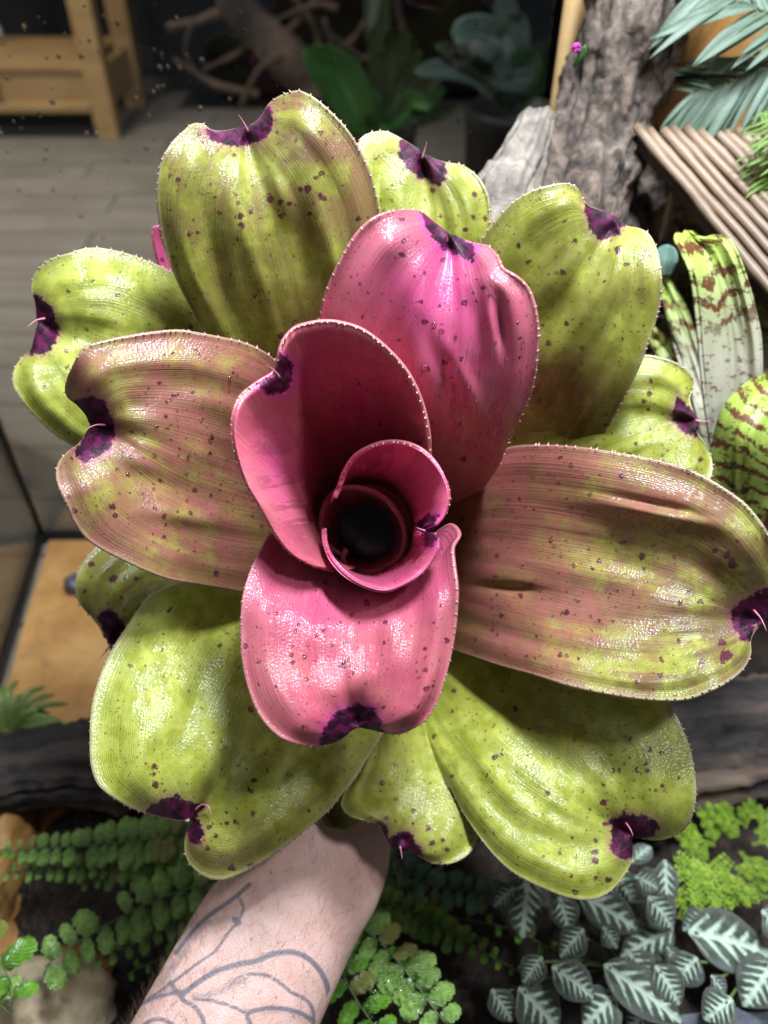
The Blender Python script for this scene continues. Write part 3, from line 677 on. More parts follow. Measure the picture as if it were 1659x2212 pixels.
branch(dw, [PYd(455, -120, Y), PYd(505, 0, Y), PYd(575, 80, Y), PYd(640, 160, Y-.05), PYd(690, 260, Y-.1), PYd(720, 420, Y-.15)], 0.042, 0.055, seed=1, jit=.5, segs=50, n=16)
rngb = random.Random(21)
for k, (q0, q1, q2, r) in enumerate([((560, 205), (470, 185), (375, 128), .014), ((640, 160), (690, 90), (610, -40), .016), ((720, 130), (775, 70), (840, -20), .011), ((500, 20), (430, 45), (362, 60), .018), ((690, 260), (745, 200), (700, 40), .013),
        ((590, 90), (640, 50), (700, -30), .012), ((560, 70), (520, 110), (440, 150), .009), ((650, 180), (720, 160), (800, 120), .010), ((700, 60), (760, 110), (830, 150), .008), ((420, 40), (400, 110), (430, 170), .008), ((610, 120), (560, 150), (520, 230), .010), ((780, 60), (800, 20), (790, -40), .010), ((850, -30), (870, 60), (900, 130), .010), ((730, 20), (690, 10), (600, 40), .009)]):
    z_ = Y+rngb.uniform(-.12, .12); branch(dw, [PYd(*q0, z_), PYd(*q1, z_), PYd(*q2, z_)], r, r*.45, 'twig', seed=k+2, jit=.45, n=8)

def leafy(name, c1, c2, rough=0.4, tr=0.25, veins=10):
    g = G(name); uv = g.uv('leaf'); s = g.xyz(uv)
    n = g.noise(g.vmul(uv, (veins*2, 3, 1)), 1.0, 4, 0.6); n2 = g.noise(g.coord('Object'), 40, 3)
    c = g.mix(g.ss(n, 0.35, 0.65), c1, c2); c = g.mix(g.ss(n2, 0.3, 0.8, 0, 0.5), c, c1)
    mid = g.ss(g.math('ABSOLUTE', g.math('SUBTRACT', s[0], 0.5)), 0.035, 0.01)
    c = g.mix(g.math('MULTIPLY', mid, 0.35), c, tuple(min(1, x*1.9) for x in c2))
    g.set('Base Color', c); g.set('Roughness', rough); g.set('Normal', g.bump(n, 0.3, 0.001)); g.translucent(c, tr); return g.m
def blade(root, pts, w, mat, name='leaf', shape=(0.25, 0.6), face=None, fold=0.25, nu=9, nv=22, tipw=0.0):
    """leaf blade along world points; w half width; faces the camera unless told otherwise"""
    C = curve([tuple(p) for p in pts], nv); V, UV = [], []
    for i in range(nv):
        p = Vector(C[i]); t = (Vector(C[min(i+1, nv-1)])-Vector(C[max(i-1, 0)])).normalized()
        n = Vector(face) if face is not None else (CAM-p).normalized()
        s = t.cross(n).normalized(); n = s.cross(t).normalized()
        v = i/(nv-1)
        hw = w*(shape[0]+(1-shape[0])*min(1, v/shape[1])**0.8 if v < shape[1] else max(tipw, math.sqrt(max(0, 1-((v-shape[1])/(1-shape[1]))**2.2))))
        hw = max(hw, w*0.02)
        for j in range(nu):
            u = -1+2*j/(nu-1)
            V.append(p+s*(u*hw)+n*(abs(u)**1.5*hw*fold)); UV.append(((u+1)/2, v))
    o = add(name, V, grid_faces(nv, nu), mat, root); uvattr(o.data, 'leaf', np.array(UV)); finish(o, 0.0008)
    return o
POT = simple('black_pot', (0.012, 0.011, 0.010), (0.03, 0.026, 0.022), 20, 0.5, 0.2)
def pot(root, c, r, h):
    prof = [(0.72, 0), (0.75, 0.02), (0.98, 0.94), (1.0, 0.94), (1.0, 1.0), (0.92, 1.0), (0.90, 0.93), (0.0, 0.92)]
    V, F = [], []
    for (k, z) in prof:
        for a in range(24): V.append(Vector(c)+Vector((k*r*math.cos(a*math.pi/12), k*r*math.sin(a*math.pi/12), z*h)))
    F = grid_faces(len(prof), 24, True); F.append(tuple(reversed(range(24))))
    return add('pot', V, F, POT, root)
GREENB = leafy('broad_leaf', (0.025, 0.09, 0.018), (0.06, 0.17, 0.04))
GREENO = leafy('olive_leaf', (0.035, 0.05, 0.022), (0.08, 0.10, 0.05))
SILV = leafy('silver_leaf', (0.06, 0.095, 0.075), (0.19, 0.25, 0.21))
b0 = PYd(800, 330, 1.95); b0.z = 0
pp = empty('foliage_plant', b0, 'broad-leaved green pot plant behind the driftwood beyond the glass', 'plant')
ph = 0.30; pot(pp, b0, 0.11, ph); top = b0+Vector((0, 0, ph))
for k, (m_, t_, ww, mt) in enumerate([((740, 180), (655, 108), .050, GREENB), ((790, 225), (735, 240), .035, GREENB), ((850, 130), (832, 62), .040, GREENO), ((875, 150), (885, 70), .030, GREENO), ((900, 200), (965, 150), .022, GREENO), ((700, 240), (640, 225), .022, GREENO), ((770, 200), (720, 130), .028, GREENB),
        ((820, 160), (790, 90), .026, GREENO), ((880, 220), (930, 230), .020, GREENB), ((860, 190), (910, 110), .018, GREENO), ((760, 280), (820, 200), .030, GREENB), ((930, 250), (1000, 225), .018, GREENO), ((905, 240), (960, 190), .016, GREENB)]):
    y_ = 1.95+.05*((k*5) % 4-1.5); blade(pp, [top, PYd((800+m_[0])/2+10, 262, y_), PYd(*m_, y_), PYd(*t_, y_-.05)], ww, mt, shape=(0.05, 0.55), fold=.45)
b1 = PYd(1110, 205, 1.55); zt = b1.z; b1.z = 0
sp_ = empty('silver_bromeliad', b1, 'silvery arching-leaved plant in a tall black pot beyond the glass', 'plant')
pot(sp_, b1, 0.085, zt-0.02); top = b1+Vector((0, 0, zt-0.03))
for pts, ww, mt in [([(1105, 190), (1100, 130), (1060, 85), (1000, 72), (985, 95)], .034, SILV), ([(1108, 190), (1112, 110), (1095, 40), (1085, -30)], .026, SILV),
                    ([(1098, 195), (1050, 160), (1000, 120), (940, 98)], .016, GREENO), ([(1095, 198), (1030, 165), (960, 148), (895, 155)], .018, SILV),
                    ([(1112, 195), (1130, 165), (1120, 135), (1100, 125)], .034, GREENB), ([(1115, 198), (1150, 185), (1120, 176), (1070, 180)], .020, SILV), ([(1112, 195), (1150, 130), (1175, 90)], .02, GREENO)]:
    blade(sp_, [top]+[PYd(a, b, 1.55-.02*i) for i, (a, b) in enumerate(pts[1:])], ww, mt, shape=(0.4, 0.5))

# ------------------------------------------------------------------ terrarium
gg = G('thin_glass')
tr = gg.new('ShaderNodeBsdfTransparent'); gg.put(tr.inputs[0], (0.95, 0.97, 0.96, 1)); gl = gg.new('ShaderNodeBsdfGlossy'); gl.inputs['Roughness'].default_value = 0.03
fr = gg.new('ShaderNodeFresnel'); fr.inputs[0].default_value = 1.45; ms = gg.new('ShaderNodeMixShader')
gg.t.links.new(gg.math('MULTIPLY', fr.outputs[0], 0.8), ms.inputs[0]); gg.t.links.new(tr.outputs[0], ms.inputs[1]); gg.t.links.new(gl.outputs[0], ms.inputs[2]); gg.t.links.new(ms.outputs[0], gg.out.inputs[0])
GLASS = gg.m
SEAM = simple('black_seam', (0.012, 0.012, 0.013), (0.02, 0.02, 0.022), 60, 0.35, 0.1)
ZF = 0.12
J = PZ(90, 1160, ZF); Lf = PZ(0, 1452, ZF); dirL = (Lf-J).normalized(); Lend = J+dirL*0.75
XR = 0.150
tk = empty('glass_terrarium', J, 'glass terrarium with black seams and water drops on its panes', 'terrarium')
def slab(name, p, q, z0, z1, th, mat):
    p, q = Vector((p[0], p[1], 0)), Vector((q[0], q[1], 0)); n = Vector((0, 0, 1)).cross((q-p).normalized())*th/2
    V = [p-n, q-n, q+n, p+n]; V = [Vector((a.x, a.y, z0)) for a in V]+[Vector((a.x, a.y, z1)) for a in V]
    return add(name, V, [(3, 2, 1, 0), (4, 5, 6, 7), (0, 1, 5, 4), (1, 2, 6, 5), (2, 3, 7, 6), (3, 0, 4, 7)], mat, tk, smooth=False)
pane = slab('pane', (J.x+0.008, J.y), (XR-0.01, J.y), ZF+0.004, 1.25, 0.005, GLASS)
pane2 = slab('pane', (J.x+dirL.x*0.008, J.y+dirL.y*0.008), (Lend.x, Lend.y), ZF+0.004, 1.25, 0.005, GLASS)
v, f = tube([J+Vector((0, 0, -0.01)), J+Vector((0, 0, 1.15))], 0.0062, 10); add('corner_seam', v, f, SEAM, tk)
v, f = tube([J+Vector((0, 0, 0.003)), Vector((XR, J.y, ZF+0.003))], 0.0065, 10); add('bottom_seam', v, f, SEAM, tk)
v, f = tube([J+Vector((0, 0, 0.003)), Lend+Vector((0, 0, 0.003))], 0.0070, 10); add('bottom_seam', v, f, SEAM, tk)
fa, fb = PZ(1380, 2226, 0.20), PZ(1760, 2176, 0.20)
v, f = tube([fa, fb], 0.006, 4); add('front_rail', v, f, simple('grey_rail', (0.10, 0.11, 0.13), (0.2, 0.21, 0.24), 40, 0.3), tk, smooth=False)
v, f = tube([Vector((XR+.004, J.y-.004, ZF)), Vector((XR+.004, J.y-.004, 0.45)), Vector((XR+.006, J.y-.006, 1.15))], [0.0095, 0.0085, 0.008], 10); add('corner_post', v, f, PINE, tk)
# drops on the inside of the panes
rngd = random.Random(11); V, F = [], []
for i in range(330):
    x = rngd.uniform(J.x+0.02, XR-0.03) if i < 90 else J.x+0.03+abs(rngd.gauss(0.10, 0.14))
    z = rngd.uniform(0.34, 0.95) if i < 90 else rngd.gauss(0.66, 0.09)
    if x > XR-0.03 or z < 0.2: continue
    bead(V, F, Vector((x, J.y-0.0026, z)), Vector((1, 0, 0)), Vector((0, 0, 1)), Vector((0, -1, 0)), rngd.choice((0.0007, 0.0009, 0.0012, 0.0016, 0.0022))*rngd.uniform(0.8, 1.2))
o = add('water_drops', V, F, DROP, pane); o['kind'] = 'stuff'

# clay wall, floor and soil
CLAY = G('ochre_clay'); v_ = CLAY.coord('Object'); n1 = CLAY.noise(v_, 9, 6, 0.65); n2 = CLAY.noise(v_, 40, 5, 0.6)
cl = CLAY.mix(CLAY.ss(n1, 0.35, 0.65), (0.30, 0.135, 0.032), (0.46, 0.245, 0.075)); cl = CLAY.mix(CLAY.ss(n2, 0.5, 0.75, 0, 0.6), cl, (0.17, 0.085, 0.035))
CLAY.set('Base Color', cl); CLAY.set('Roughness', 0.55); CLAY.set('Normal', CLAY.bump(n2, 0.4, 0.004)); CLAY = CLAY.m
def sheet(fn, nu, nv):
    V = [fn(i/(nu-1), j/(nv-1)) for j in range(nv) for i in range(nu)]
    return V, grid_faces(nv, nu)
v, f = sheet(lambda a, b: Vector((XR+0.012+a*1.5, J.y+0.02-0.05*abs(mnoise.noise(Vector((a*10, b*7, 1))))-0.012*mnoise.noise(Vector((a*44, b*26, 3))), ZF-.01+b*1.1)), 140, 90)
tag(add('clay_back_wall', v, f, CLAY), kind='structure')
v, f = sheet(lambda a, b: Vector((J.x+0.012+dirL.x*0.75*(1-b)*(1-a)+a*(1.36), J.y-0.006-(1-b)*0.76, ZF+0.004*mnoise.noise(Vector((a*9, b*9, 0)))-0.001)), 60, 50)
tag(add('clay_floor', v, f, CLAY), kind='structure')
SOIL = G('dark_soil'); v_ = SOIL.coord('Object'); n1 = SOIL.noise(v_, 28, 8, 0.7); n2 = SOIL.voro(v_, 140).outputs['Distance']
SOIL.set('Base Color', SOIL.mix(SOIL.ss(n1, 0.35, 0.7), (0.012, 0.008, 0.006), (0.055, 0.036, 0.024))); SOIL.set('Roughness', 0.75); SOIL.set('Normal', SOIL.bump(SOIL.math('ADD', n1, n2), 0.9, 0.006)); SOIL = SOIL.m
def soilz(x, y):
    m = max(smooth(-0.375, -0.27, x)*smooth(0.46, 0.36, y), smooth(0.10, 0.24, x))
    return float(ZF-0.02+0.035*m+0.010*mnoise.noise(Vector((x*14, y*14, 0)))+0.004*mnoise.noise(Vector((x*60, y*60, 4))))
v, f = sheet(lambda a, b: Vector((-0.40+a*1.3, -0.02+b*0.77, soilz(-0.40+a*1.3, -0.02+b*0.77))), 150, 90)
tag(add('soil', v, f, SOIL), kind='structure')
# ------------------------------------------------------------------ wood inside the terrarium
def barkmat(name, c1, c2, c3, sc=30, stretch=(1, 1, 1), b=0.9):
    g = G(name); v = g.vmul(g.coord('Object'), stretch); n = g.noise(v, sc, 8, 0.68, 0.6); n2 = g.noise(v, sc*0.25, 4, 0.6); n3 = g.voro(v, sc*2.2, 'SMOOTH_F1').outputs['Distance']
    c = g.mix(g.ss(n, 0.35, 0.68), c1, c2); c = g.mix(g.ss(n2, 0.5, 0.72, 0, 0.75), c, c3); c = g.mix(g.ss(n3, 0.35, 0.75, 0, 0.5), c, c1)
    g.set('Base Color', c); g.set('Roughness', 0.78); g.set('Normal', g.bump(g.math('ADD', n, g.math('MULTIPLY', n3, 0.6)), b, 0.006)); return g.m
CORK = barkmat('cork_bark', (0.030, 0.020, 0.015), (0.20, 0.14, 0.105), (0.29, 0.235, 0.185), 75, (1, 1, 0.5), 1.0)
CORKP = barkmat('pale_cork', (0.14, 0.11, 0.09), (0.33, 0.28, 0.23), (0.42, 0.39, 0.34), 34)
LOGM = barkmat('dark_log', (0.009, 0.007, 0.007), (0.075, 0.052, 0.040), (0.24, 0.155, 0.095), 26, (0.22, 1.3, 1.3), 1.0)
def log(root, pts, rad, mat, name, ridges=9, amp=0.16, n=44, segs=110, seed=0, label=None, cat=None, twist=1.0, fine=0.0):
    C = curve([tuple(p) for p in pts], segs); R = np.interp(np.linspace(0, 1, segs), np.linspace(0, 1, len(rad)), rad)
    V, F = tube([Vector(c) for c in C], list(R), n); out = []
    for i, p in enumerate(V[:segs*n]):
        c = Vector(C[i//n]); e = p-c; th = 2*math.pi*(i % n)/n; s = (i//n)/segs
        rid = abs(mnoise.noise(Vector((math.cos(th)*ridges*0.33+seed, math.sin(th)*ridges*0.33, s*5.0*twist))))
        k = 1+amp*(1.6*mnoise.noise(Vector((math.cos(th)+seed, math.sin(th), s*6)))+1.1*(0.45-rid*1.7)+0.35*mnoise.noise(p*90)+fine*(mnoise.noise(p*45)+.8*abs(mnoise.noise(p*110))))
        out.append(c+e*k)
    o = add(name, out, F, mat, root)
    return o
tw = empty('cork_trunk', Vector((0.10, 0.50, ZF)), 'rough grey-brown cork trunk leaning up beside the ochre wall', 'trunk')
log(tw, [(0.09, 0.47, ZF-.02), (0.10, 0.50, 0.3), tuple(PYd(1215, 560, .60)), tuple(PYd(1250, 400, .655)), tuple(PYd(1315, 230, .705)), tuple(PYd(1375, 30, .725)), tuple(PYd(1420, -160, .74))], [.060, .060, .060, .058, .042, .036, .036], CORK, 'trunk', seed=3, amp=.22, n=84, segs=260, fine=.75, ridges=14)
log(tw, [tuple(PYd(1420, 720, .66)), tuple(PYd(1385, 500, .69)), tuple(PYd(1360, 360, .72)), tuple(PYd(1340, 260, .74))], [.060, .056, .036, .018], CORK, 'root', seed=8, amp=.24, n=64, segs=130, fine=.75)
sl = empty('cork_slab', PYd(1100, 560, .55), 'pale weathered cork slab leaning at the foot of the trunk', 'cork')
log(sl, [(0.06, 0.46, ZF-.01), (0.07, 0.50, .35), tuple(PYd(1080, 480, .565)), tuple(PYd(1115, 380, .60)), tuple(PYd(1165, 255, .645))], [.03, .03, .030, .027, .012], CORKP, 'bark', seed=5, amp=.26, n=54, segs=120, fine=.5)
lg = tag(log(None, [tuple(PZ(-190, 1735, .168)), tuple(PZ(40, 1668, .170)), tuple(PZ(300, 1655, .172)), tuple(PZ(800, 1660, .175)), tuple(PZ(1300, 1640, .176)), tuple(PZ(1600, 1612, .178)), tuple(PZ(1860, 1590, .18))],
             [.034, .036, .044, .05, .052, .054, .055], LOGM, 'fallen_log', seed=12, amp=.20, n=60, segs=200, ridges=16, twist=.6, fine=.7), 'dark weathered log lying across the terrarium behind the ferns', 'log')
CANE = plank_mat('cane', (0.15, 0.09, 0.055), (0.30, 0.205, 0.135))
rm = empty('reed_mat', PYd(1450, 400, .6), 'mat of parallel tan canes laid on the ledge below the palm', 'mat')
for k in range(12):
    a = PYd(1374, 274, .66)+Vector((k*.0096, -.004*(k % 3), -.0015*(k % 2))); b = PYd(1700, 668, .50)+Vector((k*.0122, 0, 0))
    pts = [a.lerp(b, t)+Vector((.0016*mnoise.noise(Vector((k, t*4, 0))), 0, .0014*mnoise.noise(Vector((k, t*4, 5))))) for t in np.linspace(0, 1, 16)]
    v, f = tube(pts, [.0036*(1+.18*(i % 5 == 2)+.1*mnoise.noise(Vector((k*3, i, 0)))) for i in range(16)], 9); add('cane', v, f, CANE, rm)
a, b = PYd(1374, 274, .66), PYd(1700, 668, .50); dn = Vector((0, 0, -.006))
add('backing', [a+dn, b+dn, b+dn+Vector((.16, 0, 0)), a+dn+Vector((.16, 0, 0)), a+dn*2.2, b+dn*2.2, b+dn*2.2+Vector((.16, 0, 0)), a+dn*2.2+Vector((.16, 0, 0))],
    [(0, 1, 2, 3), (7, 6, 5, 4), (0, 4, 5, 1), (1, 5, 6, 2), (2, 6, 7, 3), (3, 7, 4, 0)], simple('mat_back', (0.03, 0.02, 0.014), (0.06, 0.04, 0.03), 30, 0.8), rm, smooth=False)
for k in range(2):      # cross battens that carry the mat on the wall
    t = 0.12+0.5*k; c = a.lerp(b, t)+Vector((.075, 0, -.0185)); v, f = box(c, .13, .014, .010, .002); add('batten', v, f, CANE, rm, smooth=False)
    for sx_ in (-.05, .05):
        q = c+Vector((sx_, 0, -.004)); v, f = tube([Vector((q.x, q.y, soilz(q.x, q.y)-.02)), q], .004, 8); add('prop', v, f, CANE, rm)

# ------------------------------------------------------------------ pinnate leaves
def leaflet_mesh(name, mat, kind):
    """unit leaflet along +x, normal +z"""
    V, UV = [], []; nu, nv = (5, 11) if kind == 'round' else (3, 8)
    for i in range(nv):
        t = i/(nv-1)
        if kind == 'round':
            hw = 0.315*max(0.0, 1-abs((t-0.50)/0.515)**3.2)**.5; hw *= 1+0.13*math.sin(i*2.2)
        else: hw = 0.060*math.sin(math.pi*min(1, 0.10+t*0.9))**0.7
        for j in range(nu):
            u = -1+2*j/(nu-1); z = -0.30*(t-0.35)**2-0.10*u*u+0.04*math.sin(t*9+u*2) if kind == 'round' else -0.35*t*t+0.025*abs(u)
            V.append((t, u*hw, z)); UV.append(((u+1)/2, t))
    me = bpy.data.meshes.new(name); me.from_pydata(V, [], grid_faces(nv, nu)); me.materials.append(mat)
    me.polygons.foreach_set('use_smooth', [True]*len(me.polygons)); uvattr(me, 'leaf', np.array(UV)); return me
def fern_leaf(name, c1, c2):
    g = G(name); uv = g.uv('leaf'); rnd = g.new('ShaderNodeObjectInfo').outputs['Random']; s = g.xyz(uv)
    n = g.noise(g.coord('Object'), 5, 3); c = g.mix(g.ss(n, .3, .7), c1, c2); c = g.mix(g.math('MULTIPLY', rnd, .45), c, tuple(x*.5 for x in c1))
    c = g.mix(g.ss(s[1], .75, .05, 0, .65), c, tuple(x*.4 for x in c1)); c = g.mix(g.ss(g.math('FRACT', g.math('MULTIPLY', rnd, 7.3)), .88, .93, 0, .8), c, (.20, .15, .045))
    wv = g.math('SINE', g.math('MULTIPLY', g.math('ADD', s[1], g.math('MULTIPLY', g.math('ABSOLUTE', g.math('SUBTRACT', s[0], .5)), -.9)), 42.0))
    c = g.mix(g.ss(wv, .3, 1.0, 0, .22), c, tuple(min(1, x*1.6) for x in c2))
    g.set('Base Color', c); g.set('Roughness', .30); g.set('Normal', g.bump(g.math('ADD', wv, g.math('MULTIPLY', n, 3.0)), .35, .03)); g.translucent(c, .22); return g.m
FA = leaflet_mesh('leaflet_green', fern_leaf('fern_green', (.13, .25, .045), (.34, .52, .13)), 'round')
FB = leaflet_mesh('leaflet_bright', fern_leaf('fern_bright', (.085, .24, .018), (.20, .40, .04)), 'round')
FC = leaflet_mesh('leaflet_blue', fern_leaf('fern_bluish', (.055, .16, .10), (.16, .31, .21)), 'round')
PL = leaflet_mesh('leaflet_palm', leafy('palm_leaf', (.065, .105, .068), (.17, .235, .165), .5, .2, 4), 'blade')
PG = leaflet_mesh('leaflet_lime', leafy('lime_leaf', (.10, .19, .022), (.22, .34, .05), .45, .3, 4), 'blade')
ROUND = (FA, FB, FC)
RACH = simple('rachis', (.05, .09, .02), (.11, .16, .05), 80, .5, 0)
def frond(root, pts, n, size, mesh, ang=12, r=.0009, env=lambda t: 1.0, nrm=None, sides=(1, -1), tilt=0.0, seed=0, name='frond', lname='leaflet', stag=.5):
    rng = random.Random(seed); C = curve([tuple(p) for p in pts], 60)
    v, f = tube([Vector(c) for c in C[::3]], [r*(1-.6*i/20) for i in range(20)], 6)
    fr_ = add(name, v, f, RACH, root, Vector(C[0]))
    for sd in sides:
        for k in range(n):
            t = (k+.4+(stag if sd < 0 else 0))/(n+.6); x = t*59; i = min(int(x), 58)
            p = Vector(C[i]).lerp(Vector(C[i+1]), x-i); tg = (Vector(C[min(i+2, 59)])-Vector(C[max(i-1, 0)])).normalized()
            up = (Vector(nrm) if nrm is not None else (CAM-p).normalized()*.5+Vector((0, 0, .65))).normalized()
            s = tg.cross(up).normalized()*sd
            an = math.radians(ang+rng.uniform(-7, 7)); X = (s*math.cos(an)+tg*math.sin(an)+up*(tilt+rng.uniform(-.16, .12))).normalized()
            Z = (up-X*up.dot(X)).normalized(); Yv = Z.cross(X); L = size*env(t)*rng.uniform(.78, 1.16)*(1.12 if mesh in ROUND else 1)
            if mesh in ROUND and rng.random() < .045: continue
            Z_ = rng.uniform(-.35, .35)
            Yv, Z = Yv*math.cos(Z_)+Z*math.sin(Z_), Z*math.cos(Z_)-Yv*math.sin(Z_)
            M = Matrix((X*L, Yv*L*rng.uniform(.85, 1.15), Z*L)).transposed().to_4x4(); M.translation = p
            add_shared(lname, mesh, M, fr_)
    return fr_
e1 = lambda t: (.75+.25*min(1, t*4))*max(.30, 1-max(0, t-.45)*1.15)
e2 = lambda t: .8+.3*t if t < .8 else 1.04-1.5*(t-.8)
def zp(z, *p): return [PZ(a, b, z+.0*i) for i, (a, b) in enumerate(p)]
ce = lambda *p: T2(691.3, 1814.6, .2917, p)
g0 = PZ(500, 1850, .14)
fn1 = empty('button_fern', g0, 'arching button fern with paired round leaflets beside the forearm, in front of the log', 'fern', 'button ferns')
A0 = Vector((g0.x, g0.y, .15))
frond(fn1, [A0]+zp(.215, *c7((800, 290), (600, 312), (400, 332), (200, 346), (60, 350), (-30, 353))), 24, .0185, FA, 6, env=lambda t: e1(t), seed=1)
frond(fn1, [A0]+zp(.195, *c7((800, 350), (600, 385), (400, 418), (200, 434), (90, 445), (0, 456))), 23, .0155, FA, 8, env=e1, seed=2)
frond(fn1, [A0]+zp(.225, *c7((930, 490), (800, 525), (640, 585), (500, 655), (380, 725), (260, 805), (150, 900))), 16, .0190, FA, 8, env=e2, seed=3)
frond(fn1, [A0]+zp(.180, *c7((800, 420), (600, 450), (450, 475), (330, 495))), 13, .0150, FA, 10, env=e1, seed=4)
frond(fn1, [A0]+zp(.185, *c7((880, 600), (700, 690), (560, 770), (380, 835))), 14, .0150, FA, 10, env=e1, seed=5)
frond(fn1, [A0]+zp(.190, *c7((840, 740), (720, 812), (620, 855), (515, 908))), 12, .0120, FB, 12, env=e1, seed=6)
frond(fn1, [A0]+zp(.200, *c7((860, 300), (760, 350), (700, 370))), 6, .010, FB, 14, env=e1, seed=16)
frond(fn1, [A0]+zp(.205, *c7((900, 430), (780, 470), (640, 520), (500, 545))), 12, .0150, FA, 10, env=e1, seed=17)
g1 = PZ(-60, 2130, .14)
fn2 = empty('wet_fern', g1, 'wet bright green fern tips with glistening leaflets above the pale stone', 'fern', 'button ferns')
frond(fn2, [g1]+zp(.235, *c7((-90, 780), (0, 850), (50, 930), (50, 1000), (10, 1070))), 7, .020, FB, 6, env=e2, seed=7)
frond(fn2, [g1]+zp(.22, *c7((-120, 330), (-40, 345), (40, 355), (110, 340), (150, 320))), 8, .011, FB, 14, env=e1, seed=8)
frond(fn2, [g1]+zp(.225, *c7((-100, 1000), (-20, 1010), (60, 1080))), 5, .020, FA, 6, env=e2, seed=9)
g2 = PZ(760, 1960, .14)
fn3 = empty('dewy_fern', g2, 'dewy green fern with bright young leaflets on the soil right of the forearm', 'fern', 'button ferns')
B0 = Vector((g2.x, g2.y, .15))
frond(fn3, [B0]+zp(.200, *ce((600, 230), (840, 345), (960, 350), (1100, 375), (1230, 410), (1330, 450))), 14, .0125, FC, 8, env=lambda t: .75+.35*smooth(.3, .6, t), seed=10)
frond(fn3, [B0]+zp(.195, *ce((500, 470), (730, 550), (920, 685), (1060, 770))), 13, .0130, FA, 8, env=lambda t: 1., seed=11)
frond(fn3, [B0]+zp(.205, *ce((900, 640), (1060, 735), (1250, 850), (1450, 960), (1620, 1080))), 17, .0125, FB, 16, env=e1, seed=12)
frond(fn3, [B0]+zp(.240, *ce((300, 640), (430, 745), (560, 880), (700, 1055), (850, 1255), (970, 1420))), 15, .0185, FA, 10, env=e2, seed=13)
frond(fn3, [B0]+zp(.232, *ce((450, 700), (620, 860), (760, 1040), (900, 1250))), 13, .0115, FB, 12, env=e1, seed=14)
frond(fn3, [B0]+zp(.235, *ce((150, 900), (200, 1060), (300, 1230), (420, 1400), (500, 1500))), 11, .0190, FB, 10, env=e2, seed=15)
frond(fn3, [B0]+zp(.185, *ce((500, 160), (750, 210), (1000, 290))), 11, .0125, FC, 10, env=e1, seed=18)
frond(fn3, [B0]+zp(.18, *ce((450, 330), (700, 380), (950, 450))), 12, .0120, FA, 10, env=e1, seed=19)
frond(fn3, [B0]+zp(.195, *c8((560, 700), (700, 770), (800, 810), (890, 860))), 11, .0105, FB, 14, env=e1, seed=20)
rngd = random.Random(5); V, F = [], []
for i in range(70):
    if i < 46: x, y = ce((rngd.gauss(480, 150), rngd.gauss(1080, 130)))[0]; z = .246
    else: t = rngd.random(); x, y = ce((950+t*500+rngd.uniform(-60, 60), 660+t*260+rngd.uniform(-60, 60)))[0]; z = .212
    p = PZ(x, y, z); n = (CAM-p).normalized(); ax = n.cross(Vector((0, 1, 0))).normalized(); bead(V, F, p, ax, n.cross(ax), n, rngd.uniform(.0009, .0018))
o = add('dew_drops', V, F, DROP, fn3); o['kind'] = 'stuff'
# palm and lime fern at the top right
pb = Vector((0.40, 0.64, ZF))
pl = empty('palm', pb, 'grey-green feathery palm fronds over the cane mat', 'palm')
v, f = tube([pb, pb+Vector((.0, .0, .3)), PYd(1740, 210, .67)], [.012, .009, .004], 10); add('stem', v, f, RACH, pl)
ep = lambda t: (.55+.45*min(1, t*2.5))*(1-.55*max(0, t-.6)/.4)
frond(pl, [PYd(1745, 125, .67), PYd(1660, 150, .67), PYd(1600, 172, .672), PYd(1545, 192, .675), PYd(1485, 205, .68)], 20, .070, PL, 47, .0013, ep, tilt=.02, seed=31, stag=0)
frond(pl, [PYd(1740, 70, .68), PYd(1650, 25, .68), PYd(1590, 0, .685), PYd(1520, -12, .69), PYd(1470, -5, .695)], 18, .072, PL, 45, .0013, ep, tilt=.02, seed=32, stag=0)
lf = empty('lime_fern', Vector((.36, .5, ZF)), 'lime green feathery fern hanging over the ends of the canes', 'fern')
for k, (x0, y0, x1, y1) in enumerate([(1735, 420, 1628, 262), (1740, 470, 1610, 330), (1745, 360, 1650, 235), (1740, 500, 1628, 402)]):
    frond(lf, [PYd(x0+15, y0, .60), PYd((x0+x1)/2+20, (y0+y1)/2-8, .60), PYd(x1+10, y1, .61)], 16, .028, PG, 40, .0008, ep, seed=40+k)
v, f = tube([Vector((.36, .5, ZF)), Vector((.345, .51, .4)), PYd(1760, 430, .60)], .004, 8); add('stem', v, f, RACH, lf)

# ------------------------------------------------------------------ striped bromeliad
g = G('striped_leaf'); uv, px = g.uv('leaf'), g.uv('flat'); s = g.xyz(uv)
along = g.attr('along'); base = g.mix(g.ss(along, .45, .95), g.mix(g.noise(px, 2.5, 3), (.50, .55, .38), (.56, .44, .36)), (.40, .52, .09))
base = g.mix(g.math('MULTIPLY', g.attr('pink'), .9), base, (.36, .48, .06))
nb_ = g.noise(g.vmul(uv, (2.2, 3.5, 1)), 1.0, 5, .65); bar = g.math('SINE', g.math('ADD', g.math('MULTIPLY', along, 62.0), g.math('MULTIPLY', nb_, 16.0)))
sp2 = g.noise(g.vmul(px, (1, 1.6, 1)), 4.2, 4, .7)
m1 = g.math('MULTIPLY', g.math('MULTIPLY', g.ss(g.math('ADD', bar, g.math('MULTIPLY', g.math('SUBTRACT', g.noise(px, 16.0, 3, .7), .5), 2.2)), .15, .75), g.ss(g.noise(px, 3.0, 4, .7), .38, .50)), g.math('MAXIMUM', g.ss(along, .52, .66), g.attr('pink'))); m2 = g.ss(sp2, .555, .60)
spk = g.voro(px, 20); m3 = g.math('MULTIPLY', g.ss(spk.outputs['Distance'], .32, .2), g.ss(g.noise(px, 2.2, 2), .5, .62))
